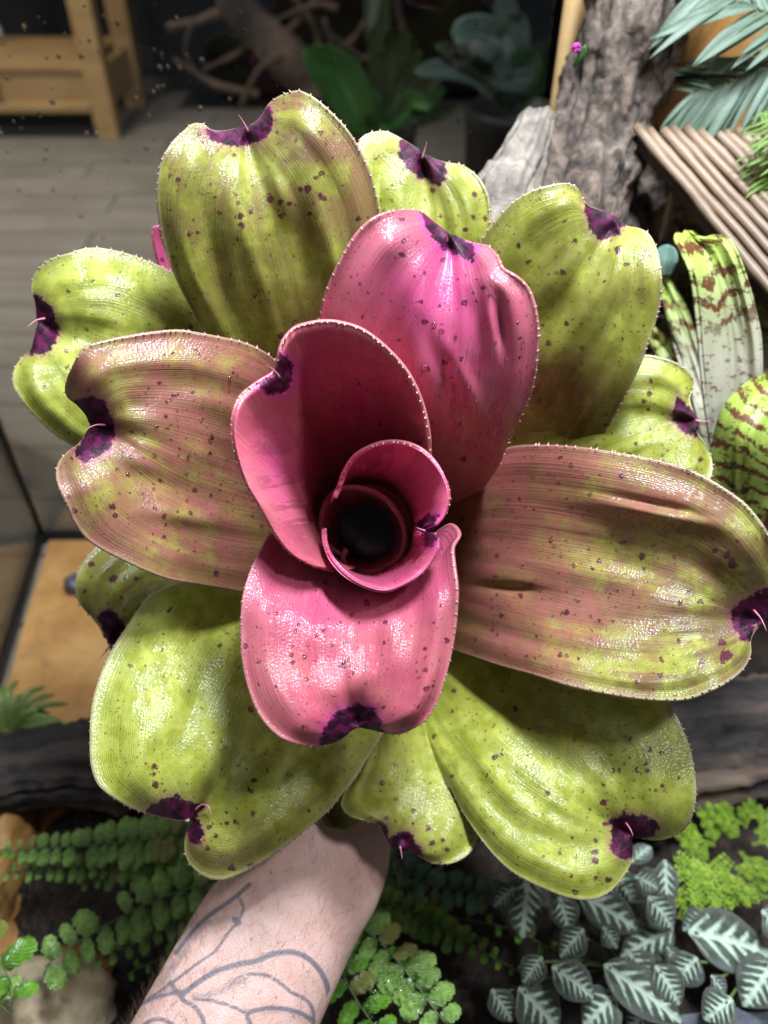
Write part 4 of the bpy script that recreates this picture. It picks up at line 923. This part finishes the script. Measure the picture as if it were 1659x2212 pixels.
col = g.mix(g.math('MAXIMUM', g.math('MAXIMUM', m1, g.math('MULTIPLY', m2, .8)), g.math('MULTIPLY', m3, .35), clamp=True), base, g.mix(g.ss(g.noise(px, 3, 2), .4, .6), (.06, .018, .008), (.16, .05, .022)))
g.set('Base Color', col); g.set('Roughness', .42); g.set('Normal', g.bump(g.noise(g.vmul(uv, (120, 2, 1)), 1, 2), .2, .0008)); g.translucent(col, .25); STRIPE = g.m
sb0 = PYd(1600, 1080, .52)
sb = empty('striped_bromeliad', Vector((sb0.x, sb0.y, soilz(sb0.x, sb0.y))), 'pale green bromeliad with brown bars and speckles beside the log', 'bromeliad')
v, f = tube([Vector((sb0.x, sb0.y, soilz(sb0.x, sb0.y)-.01)), sb0.lerp(Vector((sb0.x, sb0.y, .2)), .5), sb0+Vector((0, .01, .01))], [.012, .018, .022], 14); add('stem', v, f, STRIPE, sb)
leaf(sb, L=c4((1470, 1180), (1420, 980), (1392, 800), (1372, 620), (1350, 380), (1320, 190), (1275, 100), (1255, 60), (1262, 35), (1285, 42), (1300, 22)),
     M=c4((1500, 1180), (1480, 900), (1490, 620), (1460, 330), (1400, 150), (1345, 60), (1305, 25)),
     R=c4((1560, 1180), (1620, 850), (1632, 640), (1625, 480), (1595, 340), (1555, 210), (1520, 120), (1475, 55), (1420, 48), (1365, 62), (1330, 30)),
     dp=[(0, .585), (.5, .545), (.85, .525), (1, .535)], chan=.016, roll=.006, mat=STRIPE, seed=31, teeth=None, wav=.002)
leaf(sb, L=c4((1400, 1240), (1405, 1080), (1420, 920), (1470, 780), (1555, 690), (1640, 648), (1720, 640)),
     M=c4((1520, 1260), (1560, 1080), (1620, 900), (1700, 780), (1790, 690)),
     R=c4((1620, 1280), (1740, 1150), (1830, 1000), (1880, 850), (1870, 740)),
     dp=[(0, .545), (.5, .505), (1, .51)], chan=-.022, roll=.0, mat=STRIPE, seed=32, teeth=None, pink=1.0, wav=.002)
leaf(sb, L=c4((1400, 1000), (1330, 750), (1250, 500), (1190, 300), (1170, 220)), M=c4((1410, 1000), (1370, 720), (1290, 480), (1225, 300), (1190, 215)), R=c4((1420, 1000), (1410, 720), (1360, 500), (1290, 330), (1230, 230)),
     dp=[(0, .62), (1, .64)], chan=.004, mat=STRIPE, seed=33, teeth=None)
leaf(sb, L=c4((1380, 900), (1240, 720), (1170, 560), (1120, 470)), M=c4((1390, 900), (1280, 690), (1200, 540), (1130, 450)), R=c4((1400, 900), (1330, 640), (1250, 500), (1150, 430)),
     dp=[(0, .63), (1, .655)], chan=.004, mat=STRIPE, seed=34, teeth=None)
leaf(sb, L=c4((1560, 900), (1590, 600), (1580, 400), (1600, 270)), M=c4((1600, 900), (1650, 600), (1650, 400), (1660, 260)), R=c4((1640, 900), (1720, 600), (1730, 400), (1710, 270)),
     dp=[(0, .60), (1, .625)], chan=.006, mat=STRIPE, seed=35, teeth=None)
leaf(sb, L=c4((1450, 1240), (1520, 1130), (1600, 1000), (1700, 900)), M=c4((1480, 1260), (1570, 1160), (1650, 1040), (1740, 930)), R=c4((1500, 1290), (1610, 1220), (1700, 1110), (1780, 980)),
     dp=[(0, .60), (1, .57)], chan=.006, mat=GREENB, seed=36, teeth=None)
dc = PYd(1436, 566, .60)
dl = empty('round_leaf_sprig', Vector((dc.x, dc.y, ZF)), 'small pale teal round leaf on a thin stalk behind the spotted leaf', 'leaf')
v, f = tube([Vector((dc.x, dc.y+.01, ZF)), dc+Vector((0, .01, -.1)), dc+Vector((0, .004, 0))], .0012, 6); add('stalk', v, f, RACH, dl)
blade(dl, [dc+Vector((.002, 0, -.011)), dc, dc+Vector((0, .002, .013))], .0095, leafy('teal_leaf', (.25, .42, .34), (.36, .55, .46)), shape=(.5, .5))

# ------------------------------------------------------------------ silver-veined plants
g = G('veined_leaf'); vd = g.attr('vein'); px = g.uv('leaf'); n = g.noise(g.vmul(px, (9, 14, 1)), 1.0, 5, .65)
f1 = g.ss(g.math('ADD', vd, g.math('MULTIPLY', g.math('SUBTRACT', n, .5), .42)), .40, .10)
bc = g.mix(g.ss(g.noise(px, 5, 3), .35, .65), (.030, .055, .028), (.085, .105, .075)); bc = g.mix(g.math('MULTIPLY', g.attr('rim'), .55), bc, (.13, .115, .12))
col = g.mix(f1, bc, (.60, .73, .58)); g.set('Base Color', col); g.set('Roughness', .5); g.set('Sheen Weight', .25)
g.set('Normal', g.bump(g.math('ADD', g.math('MULTIPLY', vd, -.9), g.noise(g.vmul(px, (40, 60, 1)), 1, 3)), .55, .0016)); g.translucent(col, .15); VEIN = g.m
def veined(root, b, t, zb, zt, wpx, lift=.25, seed=0):
    B, T = PZ(*b, zb), PZ(*t, zt); ax = T-B; Ln = ax.length; ax.normalize(); mid = (B+T)/2
    up = ((CAM-mid).normalized()*.55+Vector((0, 0, .6))).normalized(); s = ax.cross(up).normalized(); n = s.cross(ax)
    hw0 = wpx/2/FPX*((CAM-mid).length*.96); nu, nv = 33, 45; rs = random.Random(seed*13+int(b[0])); nvein = rs.uniform(5.0, 6.6); curlk = rs.uniform(-.05, .35); tw_ = rs.uniform(-1, 1); V, UV, ve, rim = [], [], [], []
    for i in range(nv):
        v = i/(nv-1); hw = hw0*(math.sin(math.pi*v**.82)**.72 if 0 < v < 1 else 0)*(1-.12*v)
        for j in range(nu):
            u = -1+2*j/(nu-1)
            x = (v-abs(u)*.34*(hw/hw0 if hw0 else 1)+.022*mnoise.noise(Vector((u*4, v*5, seed*2.3))))*nvein+.25*(u > 0)
            dv = abs(x-round(x))+.42*abs(u)**1.6
            dm = abs(u)*(hw/hw0)*2.6
            d = min(dv, dm); ve.append(d); rim.append(float(smooth(.66, .95, abs(u))))
            z = .10*hw0*math.sin(min(d, .5)*3.1)+hw*(.22*abs(u)-.28*u*u)-Ln*(.16+curlk)*(v-.4)**2+hw*.25*tw_*u+.0012*mnoise.noise(Vector((u*3+seed, v*5, seed)))
            V.append(B+ax*(Ln*v)+s*(u*hw)+n*z); UV.append(((u+1)/2, v+seed*.37))
    o = add('leaf', V, orient(V, grid_faces(nv, nu)), VEIN, root); uvattr(o.data, 'leaf', np.array(UV)); fattr(o.data, 'vein', ve); fattr(o.data, 'rim', rim); finish(o, .0007)
    m0 = Vector((B.x, B.y, soilz(B.x, B.y))); q = root_pt[root.name]
    v, f = tube([q, q.lerp(B, .5)+Vector((0, 0, .006)), B+ax*.004], .0011, 6); add('stalk', v, f, RACH, root)
root_pt = {}
sets = [('silver_veined_plant', 'silver-veined plant with drooping grey-green leaves below the lower right bromeliad leaf', c8((820, 620))[0],
         [((620, 470), (600, 735), 205), ((850, 545), (1112, 700), 165), ((1090, 470), (1190, 520), 110), ((1215, 400), (1225, 610), 95), ((1075, 400), (1165, 325), 80), ((760, 560), (800, 700), 130), ((1000, 450), (1090, 590), 130), ((560, 520), (470, 600), 110), ((1150, 560), (1260, 700), 140), ((880, 470), (960, 520), 100)]),
        ('silver_veined_seedling', 'silver-veined plant with long pointed leaves creeping over the dark soil', c8((1000, 850))[0],
         [((1245, 690), (1025, 815), 160), ((955, 850), (1300, 1100), 185), ((735, 860), (920, 995), 145), ((590, 950), (760, 1130), 200), ((1180, 860), (1290, 1030), 140), ((950, 690), (1010, 780), 90), ((470, 960), (560, 1100), 110), ((1230, 780), (1270, 860), 70), ((860, 700), (760, 820), 120), ((1000, 980), (860, 1120), 170), ((1060, 800), (1150, 950), 150), ((680, 820), (600, 930), 110), ((1150, 1000), (1060, 1140), 150)]),
        ('silver_veined_shoot', 'broad silver-veined leaves at the glass edge beside the yellow-green moss', c8((1560, 880))[0],
         [((1325, 705), (1690, 800), 235), ((1680, 850), (1555, 1030), 180), ((1420, 900), (1480, 990), 70), ((1560, 880), (1720, 860), 120), ((1350, 820), (1250, 930), 140), ((1500, 1000), (1380, 1090), 150), ((1400, 640), (1290, 700), 110), ((1640, 620), (1720, 700), 150)])]
for nm, lab, rp, lv in sets:
    r = PZ(*rp, .14); r.z = soilz(r.x, r.y); e = empty(nm, r, lab, 'plant'); root_pt[e.name] = r
    for i, (b, t, wd) in enumerate(lv):
        b, t = c8(b)[0], c8(t)[0]; veined(e, b, t, .215+.012*((i*7) % 3), .200+.012*((i*7) % 3), wd*.5, seed=i+len(nm))

# ------------------------------------------------------------------ spike moss
def spray_mesh(mat):
    V, F = [], []; rng = random.Random(2)
    def tiny(p, d, nrm, L):
        s = d.cross(nrm).normalized()*L*.30; k = len(V)
        V.extend([p, p+d*L*.5+s, p+d*L, p+d*L*.5-s]); F.append((k, k+1, k+2, k+3))
    def twig(p, d, L, depth):
        nrm = Vector((0, 0, 1)); n = int(L/.045); side = d.cross(nrm).normalized()
        for i in range(n):
            q = p+d*(L*i/n)+Vector((0, 0, -.10*L*(i/n)**2))
            for sd in (1, -1):
                tiny(q, (side*sd*.8+d*.6+nrm*rng.uniform(-.2, .3)).normalized(), nrm, .075*(1-.3*i/n))
        if depth:
            for i in range(5):
                q = p+d*(L*(.22+.14*i)); sd = 1 if i % 2 else -1
                twig(q, (d+side*sd*.95).normalized(), L*(.52-.06*i), depth-1)
    twig(Vector((0, 0, 0)), Vector((1, 0, 0)), 1.0, 2)
    me = bpy.data.meshes.new('moss_spray'); me.from_pydata(V, [], F); me.materials.append(mat)
    return me
SPR = spray_mesh(fern_leaf_moss := simple('spike_moss', (.12, .22, .015), (.30, .42, .05), 3, .5, 0))
mo = empty('spike_moss', PZ(1560, 1800, .14), 'yellow-green feathery spike moss growing under the log', 'moss')
for k, (a, b) in enumerate([((1560, 240), (1440, 200)), ((1560, 260), (1600, 150)), ((1430, 330), (1290, 300)), ((1480, 380), (1300, 520)), ((1500, 400), (1390, 560)), ((1560, 420), (1530, 560)),
                            ((1600, 400), (1690, 520)), ((1590, 330), (1720, 300)), ((1500, 300), (1380, 180)), ((1350, 480), (1290, 620)), ((1450, 260), (1480, 160)), ((1600, 280), (1720, 200)), ((1540, 360), (1620, 470)), ((1380, 300), (1260, 260))]):
    A_, B_ = PZ(*c8(a)[0], .185), PZ(*c8(b)[0], .205); X = B_-A_; L = X.length*1.1; X.normalize()
    up = ((CAM-A_).normalized()*.5+Vector((0, 0, .7))).normalized(); Yv = up.cross(X).normalized(); Z = X.cross(Yv)
    M = Matrix((X*L, Yv*L, Z*L)).transposed().to_4x4(); M.translation = A_; o = add_shared('spray', SPR, M, mo); o['kind'] = 'stuff'

# ------------------------------------------------------------------ small grassy plant and stones
gp = PZ(25, 1600, .16)
gr = empty('grassy_air_plant', gp, 'tuft of narrow green blades growing at the left end of the log', 'plant')
GRS = leafy('grass_blade', (.12, .19, .035), (.32, .40, .13), .45, .2, 3)
rg = random.Random(4)
for k, (x, y) in enumerate([(175, 1578), (172, 1602), (120, 1500), (100, 1482), (40, 1470), (60, 1500), (10, 1480), (-40, 1520), (150, 1520), (30, 1690), (90, 1660), (-20, 1690), (140, 1560), (15, 1672), (110, 1540), (75, 1670), (-60, 1600), (130, 1630)]):
    p1 = PZ(x, y, .185); m = gp.lerp(p1, .55)+Vector((0, 0, .022))
    blade(gr, [gp+Vector((rg.uniform(-.006, .006), rg.uniform(-.006, .006), 0)), m, p1], .0038, GRS, 'blade', (.7, .3), nu=3, nv=12)
def rock(name, c, r, mat, label, seed):
    bm = bmesh.new(); bmesh.ops.create_icosphere(bm, subdivisions=4, radius=1)
    for q in bm.verts:
        k = 1+.30*mnoise.noise(q.co*1.6+Vector((seed, 0, 0)))+.14*mnoise.noise(q.co*5)+.07*mnoise.noise(q.co*13); q.co = Vector((q.co.x*r[0], q.co.y*r[1], q.co.z*r[2]))*k
    bm.verts.index_update(); V = [q.co+Vector(c) for q in bm.verts]; F = [[q.index for q in ff.verts] for ff in bm.faces]; bm.free()
    return tag(add(name, V, F, mat), label, 'stone')
c = PZ(60, 2190, .155); rock('pale_stone', c, (.062, .040, .016), simple('pale_stone', (.20, .135, .07), (.42, .33, .21), 45, .85, 1.0, .004), 'pale sandy stone below the wet fern tips', 1)
c = PZ(150, 2105, .14); rock('ochre_stone', c, (.030, .022, .016), CLAY, 'rough ochre clay lump behind the pale stone', 4)
c = PZ(-10, 1880, .135); rock('clay_mound', c, (.024, .075, .03), CLAY, 'smooth ochre clay mound against the left glass pane', 6)
c = PZ(170, 1262, .128); rock('grey_pebble', c, (.016, .013, .013), simple('slate', (.05, .05, .07), (.12, .11, .14), 40, .5), 'small dark grey pebble on the ochre floor beside the hanging leaf', 7)
# tiny magenta flower on the trunk
fc = PYd(1245, 104, .615)
fl_ = empty('magenta_flower', fc, 'tiny magenta flower on the side of the cork trunk', 'flower')
for k in range(5):
    a = k*2*math.pi/5; d = Vector((math.cos(a), 0, math.sin(a)))*.0034
    blade(fl_, [fc, fc+d*.6, fc+d], .0022, leafy('petal', (.55, .04, .38), (.7, .12, .5)), 'petal', (.3, .5), nu=3, nv=6)
v, f = tube([fc+Vector((.014, .045, -.012)), fc+Vector((.007, .02, -.004)), fc], .0006, 5); add('stalk', v, f, RACH, fl_)
blade(fl_, [fc+Vector((0, .002, -.012)), fc+Vector((.004, 0, -.005)), fc+Vector((.006, 0, .002))], .0026, GREENB, nu=3, nv=8)

# ------------------------------------------------------------------ forearm and hand
def loft(rings, n=40):
    V, F = [], []
    for (c, a, b) in rings:
        for k in range(n):
            q = 2*math.pi*k/n; V.append(c+a*math.cos(q)+b*math.sin(q))
    F = grid_faces(len(rings), n, True); F.append(tuple(reversed(range(n)))); F.append(tuple(range((len(rings)-1)*n, len(rings)*n)))
    return V, F
FWD = Vector((0, CP, -SP))
# (left px, right px, axis depth of the middle, thickness ratio)
secs = [((-230, 3080), (150, 3330), .350, .90), ((-60, 2760), (310, 2990), .400, .90), ((110, 2480), (470, 2700), .440, .88), ((170, 2380), (540, 2580), .452, .86), ((250, 2265), (592, 2460), .466, .84), ((322, 2140), (643, 2328), .480, .82), ((388, 2026), (692, 2208), .493, .80),
        ((446, 1932), (735, 2110), .505, .78), ((505, 1870), (773, 2026), .516, .76), ((568, 1800), (816, 1950), .530, .72), ((612, 1722), (840, 1872), .545, .66), ((640, 1640), (848, 1790), .560, .60),
        ((650, 1540), (862, 1690), .590, .52), ((630, 1440), (880, 1590), .625, .44), ((610, 1340), (905, 1480), .665, .36), ((615, 1250), (915, 1370), .695, .31), ((640, 1180), (905, 1270), .712, .27), ((690, 1140), (870, 1190), .718, .20)]
S = np.array([[*a, *b, d, r] for a, b, d, r in secs]); S = curve(S, 90)
rings = []
for s in S:
    l, r_ = W(s[0], s[1], s[4]), W(s[2], s[3], s[4]); rings.append(((l+r_)/2, (r_-l)/2, FWD*((r_-l).length/2*s[5])))
parts = [loft(rings)]
def finger(pts, r0, r1):
    C = curve([tuple(W(*p)) for p in pts], 16); rr = [(r0+(r1-r0)*i/15)*(1+.07*math.cos(i*1.2)) for i in range(16)]; rr[-1] *= .55
    return tube([Vector(c) for c in C], rr, 14)
parts += [finger([(640, 1250, .695), (590, 1170, .690), (600, 1090, .670), (660, 1060, .650)], .0105, .0082),
          finger([(690, 1190, .705), (650, 1085, .698), (670, 1010, .676), (725, 1000, .652)], .0105, .0084),
          finger([(760, 1165, .712), (745, 1050, .702), (765, 975, .678), (800, 975, .654)], .0108, .0085),
          finger([(835, 1170, .712), (850, 1065, .700), (868, 1000, .678), (872, 1010, .656)], .0104, .0080),
          finger([(885, 1430, .665), (960, 1340, .672), (985, 1250, .664), (950, 1190, .648)], .0125, .0092)]
V, F = merge(parts)
tmp = bpy.data.meshes.new('tmp'); tmp.from_pydata([tuple(p) for p in V], [], F); to = bpy.data.objects.new('tmp', tmp); COL.objects.link(to)
m = to.modifiers.new('r', 'REMESH'); m.mode = 'VOXEL'; m.voxel_size = .0016
m = to.modifiers.new('s', 'SMOOTH'); m.iterations = 8; m.factor = .5
dg = bpy.context.evaluated_depsgraph_get(); ev = to.evaluated_get(dg).to_mesh()
co = np.empty(len(ev.vertices)*3); ev.vertices.foreach_get('co', co); co = co.reshape(-1, 3); fc_ = [tuple(p.vertices) for p in ev.polygons]
bpy.data.objects.remove(to)
g = G('skin'); n1 = g.noise(g.coord('Object'), 60, 5, .6); n2 = g.noise(g.coord('Object'), 500, 3, .6); vo = g.voro(g.coord('Object'), 900)
sk = g.mix(g.ss(n1, .3, .7), (.55, .33, .27), (.66, .44, .385)); sk = g.mix(g.ss(n2, .4, .7, 0, .2), sk, (.58, .31, .25)); sk = g.mix(g.ss(g.noise(g.coord('Object'), 14, 3), .4, .75, 0, .5), sk, (.62, .33, .27))
frk = g.voro(g.coord('Object'), 120); rnd = g.xyz(frk.outputs['Color']); sk = g.mix(g.math('MULTIPLY', g.math('GREATER_THAN', rnd[0], .93), g.ss(frk.outputs['Distance'], .16, .06, 0, .6)), sk, (.25, .09, .06))
ink = g.math('MULTIPLY', g.ss(g.math('ADD', g.attr('ink'), g.math('MULTIPLY', g.math('SUBTRACT', g.noise(g.coord('Object'), 300, 4), .5), 2.5)), 2.6, -3.0), .80)
shade = g.math('MULTIPLY', g.attr('wash'), g.ss(g.noise(g.coord('Object'), 700, 2), .25, .7, .35, 1)); ink = g.math('MAXIMUM', ink, shade)
g.set('Base Color', g.mix(ink, sk, (.085, .095, .13))); g.set('Roughness', .48); g.set('Subsurface Weight', .18); g.set('Subsurface Radius', (.6, .25, .12)); g.set('Subsurface Scale', .006)
g.set('Normal', g.bump(g.math('ADD', g.math('MULTIPLY', vo.outputs['Distance'], .7), g.math('ADD', n2, g.math('MULTIPLY', n1, 2.0))), .30, .0010)); SKIN = g.m
per = empty('person_arm', Vector(co.mean(0)), 'tattooed bare forearm reaching up to hold the bromeliad from below', 'person')
arm = add('forearm_and_hand', co, fc_, SKIN, per)
d_ = (co-np.array(CAM))@np.array(FWD); up_ = np.array([0, SP, CP]); rt = np.array([1., 0, 0])
Q = np.stack([829.5+FPX*((co-np.array(CAM))@rt)/d_, 1106-FPX*((co-np.array(CAM))@up_)/d_], 1)
ink = np.full(len(Q), 99.)
for wd, pts in [(4.2, [(1078, 503), (1000, 570), (900, 640), (830, 710), (760, 800)]), (2.6, [(1028, 555), (1052, 600), (1030, 660), (980, 720), (930, 790), (860, 840), (780, 900), (740, 930), (640, 1000), (560, 1060)]),
                (5.0, [(1425, 1010), (1410, 930), (1370, 860), (1310, 810), (1250, 795), (1180, 805), (1100, 835), (1020, 850), (930, 880), (850, 930), (790, 975)]),
                (3.4, [(1080, 890), (1150, 895), (1210, 930), (1260, 970), (1320, 1000), (1350, 1040), (1352, 1110), (1330, 1200)]),
                (3.6, [(840, 995), (930, 1008), (1000, 1030), (1070, 1062)]), (4.4, [(1100, 1140), (1070, 1065), (1140, 1040), (1220, 1040), (1300, 1060), (1355, 1095)]),
                (4.0, [(735, 925), (790, 1000), (850, 1040), (880, 1100), (890, 1180)]), (3.6, [(540, 1065), (610, 1020), (680, 990), (790, 965)]), (3.8, [(600, 1130), (650, 1092), (690, 1085), (750, 1108)]), (2.4, [(985, 950), (1030, 905), (1090, 888)]), (6.0, [(1015, 655), (1030, 668)])]:
    ink = np.minimum(ink, line_dist(curve(c7(*pts), 60), Q)-wd*1.25)
front = d_ < np.interp(Q[:, 1], [1500, 1700, 1900, 2212, 2500], [.565, .545, .515, .478, .45])
ink[~front] = 99.
wash = np.zeros(len(Q))
for pts, rr, k in [([(840, 990), (900, 985), (990, 945), (1060, 905)], 16, .55), ([(900, 650), (840, 720), (770, 830), (700, 930)], 14, .5), ([(1090, 1060), (1200, 1050), (1300, 1075)], 10, .35), ([(660, 1000), (740, 950), (790, 975)], 14, .45)]:
    wash = np.maximum(wash, k*smooth(rr, 0, line_dist(curve(c7(*pts), 40), Q)))
wash[~front] = 0
fattr(arm.data, 'ink', ink); fattr(arm.data, 'wash', wash)
# fine arm hair
rh = random.Random(8); nrm = np.empty(len(co)*3); arm.data.vertices.foreach_get('normal', nrm); nrm = nrm.reshape(-1, 3)
idx = [i for i in range(len(co)) if front[i] and Q[i, 1] > 1780 and Q[i, 1] < 2300]; V, F = [], []
adir = (W(720, 1820, .53)-W(480, 2250, .48)).normalized(); sdir = adir.cross(FWD).normalized()
for i in rh.sample(idx, 1600):
    if rh.random() > .35+.65*(1 if (Q[i, 0]-(1000-.30*Q[i, 1])) < 100 else 0): continue
    p = Vector(co[i]); n = Vector(nrm[i]); L = rh.uniform(.004, .010)
    d = (adir*rh.uniform(.2, 1)+sdir*rh.uniform(-.6, .9)+n*.35).normalized(); mid = p+d*L*.55; end = p+(d-n*.22).normalized()*L
    v, f = tube([p, mid, end], [.000055, .00005, .00002], 3, False); k = len(V); V += v; F += [[a+k for a in q] for q in f]
o = add('arm_hair', V, F, simple('arm_hair', (.10, .055, .03), (.2, .12, .07), 50, .4, 0), arm); o['kind'] = 'stuff'
